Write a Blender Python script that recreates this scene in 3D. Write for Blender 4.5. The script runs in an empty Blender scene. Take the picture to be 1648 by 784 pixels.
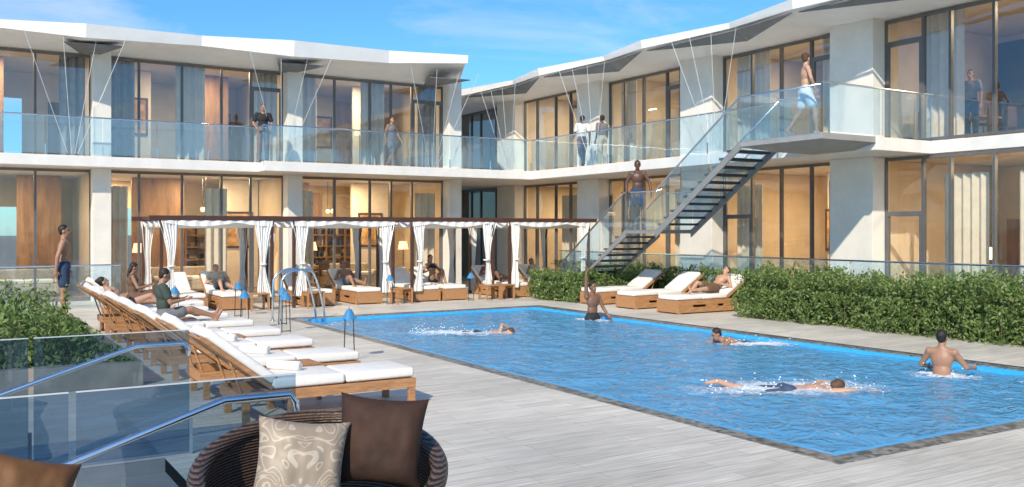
import bpy, bmesh, math, random
from mathutils import Vector, Matrix, noise
import numpy as np
random.seed(7); rng=np.random.default_rng(5)
S=bpy.context.scene
V=Vector
MW={}
def link(o): S.collection.objects.link(o); return o
def xf(loc,rz=0.0): return Matrix.Translation(V(loc))@Matrix.Rotation(rz,4,'Z')
def meta(o,label=None,cat=None,group=None,kind=None):
    if label:o["label"]=label
    if cat:o["category"]=cat
    if group:o["group"]=group
    if kind:o["kind"]=kind
def thing(name,loc,label,cat,rz=0.0,group=None):
    o=bpy.data.objects.new(name,None); o.empty_display_size=.2; link(o)
    o.matrix_world=xf(loc,rz); MW[o.name]=xf(loc,rz); meta(o,label,cat,group); return o
class MB:
    def __init__(s): s.v=[]; s.f=[]
    def add(s,vs,fs):
        n=len(s.v); s.v.extend([V(p) for p in vs]); s.f.extend([tuple(i+n for i in f) for f in fs])
    def box(s,x0,x1,y0,y1,z0,z1,M=None):
        vs=[V((x,y,z)) for z in(z0,z1) for y in(y0,y1) for x in(x0,x1)]
        if M: vs=[M@p for p in vs]
        s.add(vs,[(0,2,3,1),(4,5,7,6),(0,1,5,4),(2,6,7,3),(0,4,6,2),(1,3,7,5)])
    def cyl(s,a,b,r,r2=None,n=12,cap=True):
        a=V(a);b=V(b); r2=r if r2 is None else r2
        d=(b-a); 
        if d.length<1e-6:return
        d.normalize(); u=d.orthogonal().normalized(); w=d.cross(u)
        vs=[]
        for c,q in((a,r),(b,r2)):
            for i in range(n):
                t=2*math.pi*i/n; vs.append(c+(u*math.cos(t)+w*math.sin(t))*q)
        fs=[(i,(i+1)%n,n+(i+1)%n,n+i) for i in range(n)]
        if cap: fs+= [tuple(reversed(range(n))),tuple(range(n,2*n))]
        s.add(vs,fs)
    def tube(s,pts,r,n=8):
        pts=[V(p) for p in pts]; u=None; base=len(s.v)
        rr=r if isinstance(r,(list,tuple)) else [r]*len(pts)
        for i,p in enumerate(pts):
            d=(pts[min(i+1,len(pts)-1)]-pts[max(i-1,0)]).normalized()
            if u is None: u=d.orthogonal().normalized()
            else: u=(u-d*u.dot(d)).normalized()
            w=d.cross(u)
            for k in range(n):
                t=2*math.pi*k/n; s.v.append(p+(u*math.cos(t)+w*math.sin(t))*rr[i])
        for i in range(len(pts)-1):
            for k in range(n):
                a=base+i*n+k;b=base+i*n+(k+1)%n; s.f.append((a,b,b+n,a+n))
        s.f.append(tuple(base+k for k in reversed(range(n)))); s.f.append(tuple(base+(len(pts)-1)*n+k for k in range(n)))
    def ell(s,c,rad,F=None,nu=14,nv=9):
        c=V(c); ax=F or (V((1,0,0)),V((0,1,0)),V((0,0,1)))
        def P(a,b,d): return c+ax[0]*(a*rad[0])+ax[1]*(b*rad[1])+ax[2]*(d*rad[2])
        vs=[P(0,0,-1)]
        for j in range(1,nv):
            ph=math.pi*j/nv-math.pi/2
            for i in range(nu):
                t=2*math.pi*i/nu; vs.append(P(math.cos(ph)*math.cos(t),math.cos(ph)*math.sin(t),math.sin(ph)))
        vs.append(P(0,0,1)); fs=[]
        for i in range(nu): fs.append((0,1+(i+1)%nu,1+i))
        for j in range(nv-2):
            for i in range(nu):
                a=1+j*nu+i;b=1+j*nu+(i+1)%nu; fs.append((a,b,b+nu,a+nu))
        L=len(vs)-1; o=1+(nv-2)*nu
        for i in range(nu): fs.append((o+i,o+(i+1)%nu,L))
        s.add(vs,fs)
    def cap(s,a,b,r1,r2):
        a=V(a);b=V(b); s.cyl(a,b,r1,r2,14); s.ell(a,(r1,)*3); s.ell(b,(r2,)*3)
    def grid(s,fn,nu,nv,closed=False):
        base=len(s.v)
        for j in range(nv+1):
            for i in range(nu+1): s.v.append(V(fn(i/nu,j/nv)))
        for j in range(nv):
            for i in range(nu):
                a=base+j*(nu+1)+i; s.f.append((a,a+1,a+nu+2,a+nu+1))
    def mesh(s,name):
        m=bpy.data.meshes.new(name); m.from_pydata([tuple(p) for p in s.v],[],s.f); m.update(); return m
    def obj(s,name,mat,parent=None,local=False,smooth=False,bevel=0,label=None,cat=None,group=None,kind=None,origin=None,rz=0):
        M=MW[parent.name] if parent else (xf(origin,rz) if origin else Matrix.Identity(4))
        if not local:
            Mi=M.inverted(); s.v=[Mi@p for p in s.v]
        m=s.mesh(name)
        o=bpy.data.objects.new(name,m); link(o)
        if parent: o.parent=parent; MW[o.name]=M.copy()
        else: o.matrix_world=M; MW[o.name]=M.copy()
        for k in (mat if isinstance(mat,(list,tuple)) else [mat]): m.materials.append(k)
        if smooth:
            for p in m.polygons:p.use_smooth=True
        if bevel:
            d=o.modifiers.new("b",'BEVEL'); d.width=bevel; d.segments=2 if bevel<.02 else 4; d.limit_method='ANGLE'
        meta(o,label,cat,group,kind); return o
def dup(t,loc,rz,label=None,group=None):
    n=t.copy(); S.collection.objects.link(n); n.matrix_world=xf(loc,rz); MW[n.name]=xf(loc,rz)
    if label:n["label"]=label
    if group:n["group"]=group
    def rec(src,dst):
        for c in [x for x in src.children]:
            k=c.copy(); S.collection.objects.link(k); k.parent=dst; MW[k.name]=MW[dst.name]; rec(c,k)
    rec(t,n); return n
# ---------------- materials
def newmat(name):
    m=bpy.data.materials.new(name); m.use_nodes=True; nt=m.node_tree
    return m,nt,nt.nodes,nt.links,nt.nodes["Principled BSDF"]
def C(c): return (c[0],c[1],c[2],1)
def pm(name,c,rough=.6,metal=0,var=.12,scale=4,bump=0,bscale=60,world=True,emit=0,sss=0,stretch=None):
    m,nt,N,L,b=newmat(name)
    b.inputs["Roughness"].default_value=rough; b.inputs["Metallic"].default_value=metal
    g=N.new("ShaderNodeNewGeometry"); src=g.outputs["Position"]
    if not world:
        tc=N.new("ShaderNodeTexCoord"); src=tc.outputs["Object"]
    if stretch:
        mp=N.new("ShaderNodeMapping"); mp.inputs["Scale"].default_value=stretch; L.new(src,mp.inputs[0]); src=mp.outputs[0]
    n=N.new("ShaderNodeTexNoise"); n.inputs["Scale"].default_value=scale; n.inputs["Detail"].default_value=6; n.inputs["Roughness"].default_value=.65
    L.new(src,n.inputs["Vector"])
    r=N.new("ShaderNodeValToRGB"); r.color_ramp.elements[0].position=.3; r.color_ramp.elements[1].position=.7
    r.color_ramp.elements[0].color=C([x*(1-var) for x in c]); r.color_ramp.elements[1].color=C([min(1,x*(1+var)) for x in c])
    L.new(n.outputs["Fac"],r.inputs[0]); L.new(r.outputs[0],b.inputs["Base Color"])
    if bump:
        n2=N.new("ShaderNodeTexNoise"); n2.inputs["Scale"].default_value=bscale; L.new(src,n2.inputs["Vector"])
        bp=N.new("ShaderNodeBump"); bp.inputs["Strength"].default_value=bump; bp.inputs["Distance"].default_value=.02
        L.new(n2.outputs["Fac"],bp.inputs["Height"]); L.new(bp.outputs[0],b.inputs["Normal"])
    if emit:
        b.inputs["Emission Color"].default_value=C(c); b.inputs["Emission Strength"].default_value=emit
    if sss: b.inputs["Subsurface Weight"].default_value=sss; b.inputs["Subsurface Radius"].default_value=(.02,.01,.005)
    return m
def glassm(name,tint,rmin=.06,rmax=.9,diff=0,dcol=(.7,.85,.95),rough=.01,wob=.25):
    m=bpy.data.materials.new(name); m.use_nodes=True; nt=m.node_tree; N=nt.nodes; L=nt.links; N.clear()
    out=N.new("ShaderNodeOutputMaterial"); t=N.new("ShaderNodeBsdfTransparent"); t.inputs[0].default_value=C(tint)
    g=N.new("ShaderNodeBsdfGlossy"); g.inputs["Roughness"].default_value=rough; g.inputs["Color"].default_value=(.95,.97,1,1)
    lw=N.new("ShaderNodeLayerWeight"); lw.inputs["Blend"].default_value=.5
    pw=N.new("ShaderNodeMath"); pw.operation='POWER'; pw.inputs[1].default_value=3; L.new(lw.outputs["Facing"],pw.inputs[0])
    mr=N.new("ShaderNodeMapRange"); mr.inputs["To Min"].default_value=rmin; mr.inputs["To Max"].default_value=rmax; L.new(pw.outputs[0],mr.inputs[0])
    ge=N.new("ShaderNodeNewGeometry"); nz=N.new("ShaderNodeTexNoise"); nz.inputs["Scale"].default_value=.5; L.new(ge.outputs["Position"],nz.inputs["Vector"])
    bp=N.new("ShaderNodeBump"); bp.inputs["Strength"].default_value=wob; bp.inputs["Distance"].default_value=.05; L.new(nz.outputs["Fac"],bp.inputs["Height"]); L.new(bp.outputs[0],g.inputs["Normal"])
    last=t.outputs[0]
    if diff:
        d=N.new("ShaderNodeBsdfDiffuse"); d.inputs[0].default_value=C(dcol); mx=N.new("ShaderNodeMixShader"); mx.inputs[0].default_value=diff
        L.new(last,mx.inputs[1]); L.new(d.outputs[0],mx.inputs[2]); last=mx.outputs[0]
    mx=N.new("ShaderNodeMixShader"); L.new(mr.outputs[0],mx.inputs[0]); L.new(last,mx.inputs[1]); L.new(g.outputs[0],mx.inputs[2]); L.new(mx.outputs[0],out.inputs[0])
    return m
M_white=pm("white_plaster",(.80,.785,.75),.6,var=.05,scale=1.5,bump=.05,bscale=30)
M_conc=pm("column_plaster",(.74,.70,.63),.7,var=.08,scale=1.3,bump=.08,bscale=40)
M_slab=pm("slab_white",(.74,.72,.68),.6,var=.07,scale=2)
M_grey=pm("grey_soffit",(.16,.165,.17),.5,var=.25,scale=2)
M_alu=pm("dark_aluminium",(.15,.148,.145),.4,.3,var=.1)
M_steel=pm("brushed_steel",(.68,.75,.80),.22,1,var=.05)
M_rod=pm("rod_grey",(.7,.72,.73),.35,.3,var=.05)
M_wood=pm("teak",(.40,.20,.085),.5,var=.3,scale=6,bump=.1,bscale=40,world=False,stretch=(6,1,6))
M_woodd=pm("dark_beam_wood",(.075,.03,.018),.45,var=.2,scale=6)
M_cush=pm("white_cushion",(.80,.775,.72),.85,var=.05,scale=8,bump=.35,bscale=7)
M_cloth=pm("white_cloth",(.80,.775,.73),.9,var=.05,scale=5)
M_beige=pm("room_cream",(.64,.54,.40),.7,var=.15,scale=.8)
M_room2=pm("room_upper_wall",(.64,.56,.44),.7,var=.15,scale=.8)
M_roomw=pm("room_wood",(.30,.165,.075),.5,var=.4,scale=1.5,stretch=(4,4,.6))
M_floor=pm("room_floor",(.25,.19,.13),.4,var=.2,scale=2)
M_ceil=pm("room_ceiling",(.70,.66,.58),.7,var=.05)
M_glassw=glassm("window_glass",(.87,.89,.90),.13,.85,.02,(.6,.72,.82),wob=.5)
M_glassl=glassm("window_glass_lower",(.93,.93,.90),.06,.7,.015,(.6,.68,.72),wob=.4)
M_glassr=glassm("railing_glass",(.70,.87,.96),.12,.7,.07,(.6,.82,.97))
M_glassd=glassm("stair_glass_dark",(.36,.50,.63),.10,.65,.03,(.2,.35,.5))
M_blue=pm("blue_lamp_shade",(.05,.22,.42),.3,var=.1)
M_darkmetal=pm("dark_metal",(.06,.065,.07),.4,.7)
def M_mosaic():
    m,nt,N,L,b=newmat("pool_mosaic"); g=N.new("ShaderNodeNewGeometry")
    sc=N.new("ShaderNodeVectorMath"); sc.operation='SCALE'; sc.inputs["Scale"].default_value=18; L.new(g.outputs["Position"],sc.inputs[0])
    fl=N.new("ShaderNodeVectorMath"); fl.operation='FLOOR'; L.new(sc.outputs[0],fl.inputs[0])
    wn=N.new("ShaderNodeTexWhiteNoise"); L.new(fl.outputs[0],wn.inputs["Vector"])
    r=N.new("ShaderNodeValToRGB"); e=r.color_ramp.elements; e[0].color=(.03,.04,.045,1); e[1].color=(.32,.31,.28,1)
    L.new(wn.outputs["Value"],r.inputs[0]); L.new(r.outputs[0],b.inputs["Base Color"]); b.inputs["Roughness"].default_value=.3
    return m
M_mos=M_mosaic()
def M_deckf():
    m,nt,N,L,b=newmat("deck_planks"); g=N.new("ShaderNodeNewGeometry")
    br=N.new("ShaderNodeTexBrick"); br.inputs["Scale"].default_value=1; br.inputs["Brick Width"].default_value=1.6; br.inputs["Row Height"].default_value=.2
    br.inputs["Mortar Size"].default_value=.004; br.inputs["Mortar Smooth"].default_value=.3; br.inputs["Bias"].default_value=0; br.offset=.37
    br.inputs["Color1"].default_value=(.73,.69,.60,1); br.inputs["Color2"].default_value=(.63,.59,.505,1); br.inputs["Mortar"].default_value=(.36,.33,.28,1)
    L.new(g.outputs["Position"],br.inputs["Vector"])
    mp=N.new("ShaderNodeMapping"); mp.inputs["Scale"].default_value=(1.2,22,1); L.new(g.outputs["Position"],mp.inputs[0])
    n=N.new("ShaderNodeTexNoise"); n.inputs["Scale"].default_value=1.6; n.inputs["Detail"].default_value=8; n.inputs["Distortion"].default_value=.6; L.new(mp.outputs[0],n.inputs["Vector"])
    mr=N.new("ShaderNodeMapRange"); mr.inputs["From Min"].default_value=.3; mr.inputs["From Max"].default_value=.7; mr.inputs["To Min"].default_value=.72; mr.inputs["To Max"].default_value=1.16; L.new(n.outputs["Fac"],mr.inputs[0])
    n3=N.new("ShaderNodeTexNoise"); n3.inputs["Scale"].default_value=.5; n3.inputs["Detail"].default_value=5; L.new(g.outputs["Position"],n3.inputs["Vector"])
    mr3=N.new("ShaderNodeMapRange"); mr3.inputs["From Min"].default_value=.3; mr3.inputs["From Max"].default_value=.7; mr3.inputs["To Min"].default_value=.82; mr3.inputs["To Max"].default_value=1.1; L.new(n3.outputs["Fac"],mr3.inputs[0])
    mm=N.new("ShaderNodeMath"); mm.operation='MULTIPLY'; L.new(mr.outputs[0],mm.inputs[0]); L.new(mr3.outputs[0],mm.inputs[1])
    vm=N.new("ShaderNodeVectorMath"); vm.operation='SCALE'; L.new(br.outputs["Color"],vm.inputs[0]); L.new(mm.outputs[0],vm.inputs["Scale"]); L.new(vm.outputs[0],b.inputs["Base Color"])
    b.inputs["Roughness"].default_value=.5
    bp=N.new("ShaderNodeBump"); bp.inputs["Strength"].default_value=.25; bp.inputs["Distance"].default_value=.01; L.new(n.outputs["Fac"],bp.inputs["Height"]); L.new(bp.outputs[0],b.inputs["Normal"])
    return m
M_deck=M_deckf()
def M_basinf():
    m,nt,N,L,b=newmat("pool_blue_tile"); g=N.new("ShaderNodeNewGeometry")
    n=N.new("ShaderNodeTexNoise"); n.inputs["Scale"].default_value=1.3; n.inputs["Detail"].default_value=3; n.inputs["Distortion"].default_value=1.5; L.new(g.outputs["Position"],n.inputs["Vector"])
    r=N.new("ShaderNodeValToRGB"); e=r.color_ramp.elements; e[0].position=.35; e[1].position=.65; e[0].color=(.08,.47,.90,1); e[1].color=(.26,.74,.98,1)
    L.new(n.outputs["Fac"],r.inputs[0]); L.new(r.outputs[0],b.inputs["Base Color"]); b.inputs["Roughness"].default_value=.4; return m
M_basin=M_basinf()
def M_waterf():
    m=bpy.data.materials.new("pool_water"); m.use_nodes=True; nt=m.node_tree; N=nt.nodes; L=nt.links; N.clear()
    out=N.new("ShaderNodeOutputMaterial"); t=N.new("ShaderNodeBsdfTransparent"); t.inputs[0].default_value=(.88,.98,1,1)
    g=N.new("ShaderNodeBsdfGlossy"); g.inputs["Roughness"].default_value=.06
    d=N.new("ShaderNodeBsdfDiffuse"); d.inputs[0].default_value=(.17,.60,.97,1)
    ge=N.new("ShaderNodeNewGeometry")
    n=N.new("ShaderNodeTexNoise"); n.inputs["Scale"].default_value=4.2; n.inputs["Detail"].default_value=3; n.inputs["Distortion"].default_value=1.2; L.new(ge.outputs["Position"],n.inputs["Vector"])
    bp=N.new("ShaderNodeBump"); bp.inputs["Strength"].default_value=1; bp.inputs["Distance"].default_value=.06; L.new(n.outputs["Fac"],bp.inputs["Height"])
    fr=N.new("ShaderNodeFresnel"); fr.inputs[0].default_value=1.29; L.new(bp.outputs[0],fr.inputs["Normal"])
    L.new(bp.outputs[0],g.inputs["Normal"]); L.new(bp.outputs[0],d.inputs["Normal"])
    m1=N.new("ShaderNodeMixShader"); m1.inputs[0].default_value=.55; L.new(t.outputs[0],m1.inputs[1]); L.new(d.outputs[0],m1.inputs[2])
    m2=N.new("ShaderNodeMixShader"); L.new(fr.outputs[0],m2.inputs[0]); L.new(m1.outputs[0],m2.inputs[1]); L.new(g.outputs[0],m2.inputs[2]); L.new(m2.outputs[0],out.inputs[0]); return m
M_water=M_waterf()
def M_foamf():
    m,nt,N,L,b=newmat("foam_patch"); b.inputs["Base Color"].default_value=(.85,.93,.97,1); b.inputs["Roughness"].default_value=.5
    tc=N.new("ShaderNodeTexCoord"); mp=N.new("ShaderNodeMapping"); mp.inputs["Location"].default_value=(-1,-1,0); mp.inputs["Scale"].default_value=(2,2,0); L.new(tc.outputs["Generated"],mp.inputs[0])
    ln=N.new("ShaderNodeVectorMath"); ln.operation='LENGTH'; L.new(mp.outputs[0],ln.inputs[0])
    g=N.new("ShaderNodeNewGeometry"); n=N.new("ShaderNodeTexNoise"); n.inputs["Scale"].default_value=8; n.inputs["Detail"].default_value=8; n.inputs["Roughness"].default_value=.75; n.inputs["Distortion"].default_value=1.5; L.new(g.outputs["Position"],n.inputs["Vector"])
    s=N.new("ShaderNodeMath"); s.operation='MULTIPLY_ADD'; s.inputs[1].default_value=-.42; L.new(ln.outputs["Value"],s.inputs[0]); L.new(n.outputs["Fac"],s.inputs[2])
    mr=N.new("ShaderNodeMapRange"); mr.inputs["From Min"].default_value=.12; mr.inputs["From Max"].default_value=.40; mr.inputs["To Max"].default_value=.9; L.new(s.outputs[0],mr.inputs[0]); L.new(mr.outputs[0],b.inputs["Alpha"]); return m
M_foamp=M_foamf(); M_foam=pm("foam",(.85,.92,.96),.4,var=.05)
def leafm(name,c1,c2):
    m,nt,N,L,b=newmat(name); g=N.new("ShaderNodeNewGeometry"); r=N.new("ShaderNodeValToRGB"); r.color_ramp.elements[0].color=C(c1); r.color_ramp.elements[1].color=C(c2)
    L.new(g.outputs["Random Per Island"],r.inputs[0]); L.new(r.outputs[0],b.inputs["Base Color"]); b.inputs["Roughness"].default_value=.5
    tr=N.new("ShaderNodeBsdfTranslucent"); L.new(r.outputs[0],tr.inputs[0]); mx=N.new("ShaderNodeMixShader"); mx.inputs[0].default_value=.4
    L.new(b.outputs[0],mx.inputs[1]); L.new(tr.outputs[0],mx.inputs[2]); L.new(mx.outputs[0],N["Material Output"].inputs[0]); return m
M_leaf=leafm("hedge_leaves",(.06,.13,.025),(.32,.41,.14))
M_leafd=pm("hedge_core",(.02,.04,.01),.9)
M_stem=pm("hedge_stem",(.10,.08,.04),.9)
def wicker():
    m,nt,N,L,b=newmat("wicker"); tc=N.new("ShaderNodeTexCoord")
    w1=N.new("ShaderNodeTexWave"); w1.wave_type='BANDS'; w1.bands_direction='Z'; w1.inputs["Scale"].default_value=20; w1.inputs["Distortion"].default_value=.8; L.new(tc.outputs["Object"],w1.inputs["Vector"])
    ck=N.new("ShaderNodeTexNoise"); ck.inputs["Scale"].default_value=45; L.new(tc.outputs["Object"],ck.inputs["Vector"])
    ad=N.new("ShaderNodeMath"); ad.operation='MULTIPLY'; L.new(w1.outputs["Fac"],ad.inputs[0]); L.new(ck.outputs["Fac"],ad.inputs[1])
    r=N.new("ShaderNodeValToRGB"); r.color_ramp.elements[0].color=(.012,.007,.005,1); r.color_ramp.elements[1].color=(.17,.105,.065,1); r.color_ramp.elements[1].position=.6
    L.new(ad.outputs[0],r.inputs[0]); L.new(r.outputs[0],b.inputs["Base Color"]); b.inputs["Roughness"].default_value=.4
    bp=N.new("ShaderNodeBump"); bp.inputs["Strength"].default_value=.8; bp.inputs["Distance"].default_value=.01; L.new(ad.outputs[0],bp.inputs["Height"]); L.new(bp.outputs[0],b.inputs["Normal"]); return m
M_wick=wicker()
M_brown=pm("brown_velvet",(.038,.015,.007),.8,var=.35,scale=5,bump=.3,bscale=12)
M_gold=pm("golden_brown_fabric",(.15,.065,.02),.7,var=.3,scale=5,bump=.2,bscale=12)
def damask():
    m,nt,N,L,b=newmat("cream_damask"); tc=N.new("ShaderNodeTexCoord")
    sx=N.new("ShaderNodeSeparateXYZ"); L.new(tc.outputs["Object"],sx.inputs[0])
    ab=N.new("ShaderNodeMath"); ab.operation='ABSOLUTE'; L.new(sx.outputs["X"],ab.inputs[0])
    cb=N.new("ShaderNodeCombineXYZ"); L.new(ab.outputs[0],cb.inputs[0]); L.new(sx.outputs["Z"],cb.inputs[1])
    n=N.new("ShaderNodeTexNoise"); n.inputs["Scale"].default_value=7; n.inputs["Detail"].default_value=0; n.inputs["Distortion"].default_value=2.0; L.new(cb.outputs[0],n.inputs["Vector"])
    mu=N.new("ShaderNodeMath"); mu.operation='MULTIPLY'; mu.inputs[1].default_value=26; L.new(n.outputs["Fac"],mu.inputs[0])
    si=N.new("ShaderNodeMath"); si.operation='SINE'; L.new(mu.outputs[0],si.inputs[0])
    r=N.new("ShaderNodeValToRGB"); e=r.color_ramp.elements; e[0].position=.62; e[1].position=.85; e[0].color=(.30,.235,.17,1); e[1].color=(.44,.375,.29,1)
    L.new(si.outputs[0],r.inputs[0]); L.new(r.outputs[0],b.inputs["Base Color"]); b.inputs["Roughness"].default_value=.5; return m
M_dam=damask()
SK=[pm("skin_light",(.50,.29,.19),.5,var=.06,sss=.1),pm("skin_tan",(.36,.19,.115),.5,var=.06,sss=.1),pm("skin_dark",(.10,.05,.03),.45,var=.08),pm("skin_brown",(.2,.1,.06),.45,var=.08)]
CL={k:pm("cloth_"+k,c,.85,var=.12,scale=8,bump=.3,bscale=15) for k,c in dict(white=(.75,.74,.72),black=(.02,.02,.022),green=(.05,.07,.055),navy=(.03,.05,.10),blue=(.05,.08,.14),grey=(.16,.16,.17),brown=(.14,.08,.05),beige=(.5,.42,.32)).items()}
M_hair=pm("dark_hair",(.015,.01,.008),.5,var=.3,scale=40,bump=.5,bscale=80)
M_hairb=pm("brown_hair",(.09,.045,.02),.5,var=.3,scale=40,bump=.5,bscale=80)
M_eye=pm("eye_dark",(.01,.01,.01),.2); M_lip=pm("lips",(.22,.07,.05),.5)
# ---------------- people
def remesh(mb,vox,sm=3):
    o=bpy.data.objects.new("tmp",mb.mesh("tmp")); link(o)
    r=o.modifiers.new("r",'REMESH'); r.mode='VOXEL'; r.voxel_size=vox; r.use_smooth_shade=True
    k=o.modifiers.new("k",'SMOOTH'); k.factor=.5; k.iterations=sm
    dg=bpy.context.evaluated_depsgraph_get(); e=o.evaluated_get(dg); m=bpy.data.meshes.new_from_object(e)
    bpy.data.objects.remove(o); out=MB(); out.v=[v.co.copy() for v in m.vertices]; out.f=[tuple(p.vertices) for p in m.polygons]
    bpy.data.meshes.remove(m); return out
DEF=dict(pel=None,ts=(0,0,1),tf=(0,1,0),hu=(0,0,1),hf=(0,1,0),uR=(.2,0,-1),fR=(.08,.2,-1),uL=(-.2,0,-1),fL=(-.08,.2,-1),
 tR=(.05,.03,-1),sR=(.0,-.03,-1),oR=(.15,1,0),tL=(-.05,0,-1),sL=(0,-.03,-1),oL=(-.15,1,0))
def person(loc,rz,pose,label,skin=0,wear=(('shorts','navy'),),hair='short',h=1.0,hm=None,vox=.014,fem=False,group=None):
    p=dict(DEF); p.update(pose)
    n={k:(V(v).normalized() if k!='pel' else v) for k,v in p.items() if v is not None}
    ts=n['ts']; tf=(n['tf']-ts*n['tf'].dot(ts)).normalized(); r=tf.cross(ts)
    P0=V((0,0,0)); J={}
    for sd,sg in(('R',1),('L',-1)):
        hip=P0+r*(.092*sg)-ts*.03; kn=hip+n['t'+sd]*.43; an=kn+n['s'+sd]*.42; J[sd]=[hip,kn,an]
    if p['pel'] is None:
        P=V((0,0,.075-min(J['R'][2].z,J['L'][2].z)))
    else: P=V(p['pel'])
    for sd in'RL': J[sd]=[q+P for q in J[sd]]
    cx=.88 if fem else 1
    F=(r,tf,ts); b=MB()
    b.ell(P+ts*.01,(.165*(1.05 if fem else 1),.112,.12),F); b.ell(P+ts*.16,(.132*cx,.095,.15),F); b.ell(P+ts*.35+tf*.01,(.165*cx,.112,.165),F)
    b.ell(P+ts*.40+tf*.045+r*.07,(.075,.06,.06),F); b.ell(P+ts*.40+tf*.045-r*.07,(.075,.06,.06),F)
    b.ell(P-tf*.045+r*.075-ts*.03,(.085,.085,.09),F); b.ell(P-tf*.045-r*.075-ts*.03,(.085,.085,.09),F)
    b.cap(P+ts*.455-r*.13*cx,P+ts*.455+r*.13*cx,.058,.058); b.ell(P+ts*.49,(.11,.06,.05),F)
    nb=P+ts*.50; hu=n['hu']; hf=(n['hf']-hu*n['hf'].dot(hu)).normalized(); hr=hf.cross(hu); H=(hr,hf,hu)
    Cc=P+ts*.53+hu*.13+hf*.015
    b.cap(nb,Cc-hu*.05,.056,.05)
    b.ell(Cc+hu*.03-hf*.008,(.074,.092,.092),H); b.ell(Cc-hu*.04+hf*.025,(.056,.066,.075),H); b.ell(Cc-hu*.088+hf*.06,(.03,.025,.022),H)
    b.cap(Cc+hu*.015+hf*.085,Cc-hu*.022+hf*.105,.010,.015)
    for q in(1,-1): b.ell(Cc-hu*.005+hr*(.075*q)-hf*.005,(.012,.02,.032),H,8,6)
    hands=[]
    for sd,sg in(('R',1),('L',-1)):
        hip,kn,an=J[sd]; t=n['t'+sd]; s_=n['s'+sd]; o=n['o'+sd]
        b.cap(hip,kn,.086,.056); b.cap(kn,an,.054,.036)
        back=-(o-s_*o.dot(s_)).normalized(); b.ell(kn+s_*.13+back*.018,(.05,.05,.11),(s_.orthogonal().normalized(),s_.cross(s_.orthogonal().normalized()),s_))
        dn=s_
        if abs(o.dot(s_))>.8: hl=an+o*.02; tp=an+o*.17
        else: hl=an+dn*.035-o*.045; tp=an+dn*.05+o*.15
        b.cap(hl,tp,.038,.024); b.cap(an,(hl+tp)/2,.036,.032); 
        sh=P+ts*.455+r*(.175*cx*sg); u=n['u'+sd]; f=n['f'+sd]; el=sh+u*.28; wr=el+f*.25
        b.ell(sh,(.06*cx,)*3); b.cap(sh,el,.052*cx,.04*cx); b.cap(el,wr,.041*cx,.027)
        w=tf-f*tf.dot(f)
        if w.length<.3: w=ts-f*ts.dot(f)
        w.normalize(); nn=f.cross(w)*sg
        b.ell(wr+f*.05,(.017,.040,.052),(nn,w,f)); hands.append((wr,f,w,nn,sg)); J[sd]+=[sh,el,wr]
    body=remesh(b,vox)
    for wr,f,w,nn,sg in hands:
        for i in range(4):
            a=wr+f*.078+w*(.019*(1.5-i)); L=(.068,.078,.073,.058)[i]
            m1=a+f*(L*.5)+w*(.003*(1.5-i))-nn*.006; m2=m1+(f*.8-nn*.5).normalized()*(L*.5)
            body.tube([a-f*.02,a,m1,m2],[.009,.0095,.0085,.006],6)
        a=wr+f*.025+w*.03; m1=a+(f*.7+w*.7)*.045; body.tube([a-w*.02,a,m1,m1+(f*.95+w*.2-nn*.2)*.03],[.012,.012,.010,.007],6)
    t=thing("person",loc,label,"person",rz,group)
    sc=h
    def put(mb,name,mat,sm=True):
        if sc!=1: mb.v=[q*sc for q in mb.v]
        return mb.obj(name,mat,t,local=True,smooth=sm)
    put(body,"body",SK[skin])
    for kind,col in wear:
        c=MB(); g=.016
        if kind in('shorts','pants','brief','dress'):
            c.ell(P+ts*.01,(.165+g,.115+g,.10),F); c.ell(P-tf*.045+r*.07-ts*.03,(.088+g,.085+g,.09),F); c.ell(P-tf*.045-r*.07-ts*.03,(.088+g,.085+g,.09),F)
            c.ell(P+ts*.07,(.145+g,.1+g,.06),F)
            for sd in'RL':
                hip,kn,an=J[sd][:3]; T=(kn-hip)
                if kind=='shorts': c.cap(hip,hip+T*.62,.092+g,.085+g)
                elif kind=='brief': c.cap(hip,hip+T*.12,.088+g,.084+g)
                elif kind=='dress': c.cap(hip,hip+T*.85,.1+g,.1+g)
                else: c.cap(hip,kn,.088+g,.062+g); c.cap(kn,kn+(an-kn)*.93,.062+g,.048+g)
        if kind in('shirt','dress','top','tank'):
            if kind!='top':
                c.ell(P+ts*.16,(.138*cx+g,.10+g,.17),F)
            c.ell(P+ts*.35+tf*.012,(.168*cx+g,.118+g,.15 if kind!='top' else .09),F); c.ell(P+ts*.40+tf*.048,(.13,.062+g,.06),F)
            if kind in('shirt','dress'): c.cap(P+ts*.455-r*.13,P+ts*.455+r*.13,.062+g*.6,.062+g*.6)
            if kind=='shirt':
                for sd in'RL':
                    sh,el=J[sd][3:5]; c.cap(sh,sh+(el-sh)*.62,.06+g,.052+g)
        put(remesh(c,.016,2),{'shorts':'shorts','brief':'swimsuit','pants':'trousers','shirt':'shirt','dress':'dress','top':'bikini_top','tank':'tank_top'}[kind],CL[col])
    if hair!='bald':
        c=MB(); c.ell(Cc+hu*.045-hf*.022,(.081,.094,.088),H); c.ell(Cc+hu*.0-hf*.045,(.07,.055,.07),H)
        if hair=='long': c.ell(Cc-hu*.07-hf*.06,(.07,.045,.11),H); c.ell(Cc-hu*.16-hf*.055,(.055,.035,.08),H)
        if hair=='bun': c.ell(Cc+hu*.08-hf*.1,(.04,.04,.04),H)
        put(remesh(c,.013,2),"hair",hm or M_hair)
    e=MB()
    for q in(1,-1): e.ell(Cc+hu*.018+hf*.083+hr*(.031*q),(.012,.007,.006),H,8,6); e.cap(Cc+hu*.038+hf*.084+hr*(.018*q),Cc+hu*.036+hf*.076+hr*(.048*q),.005,.003)
    put(e,"eyes",M_eye)
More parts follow.
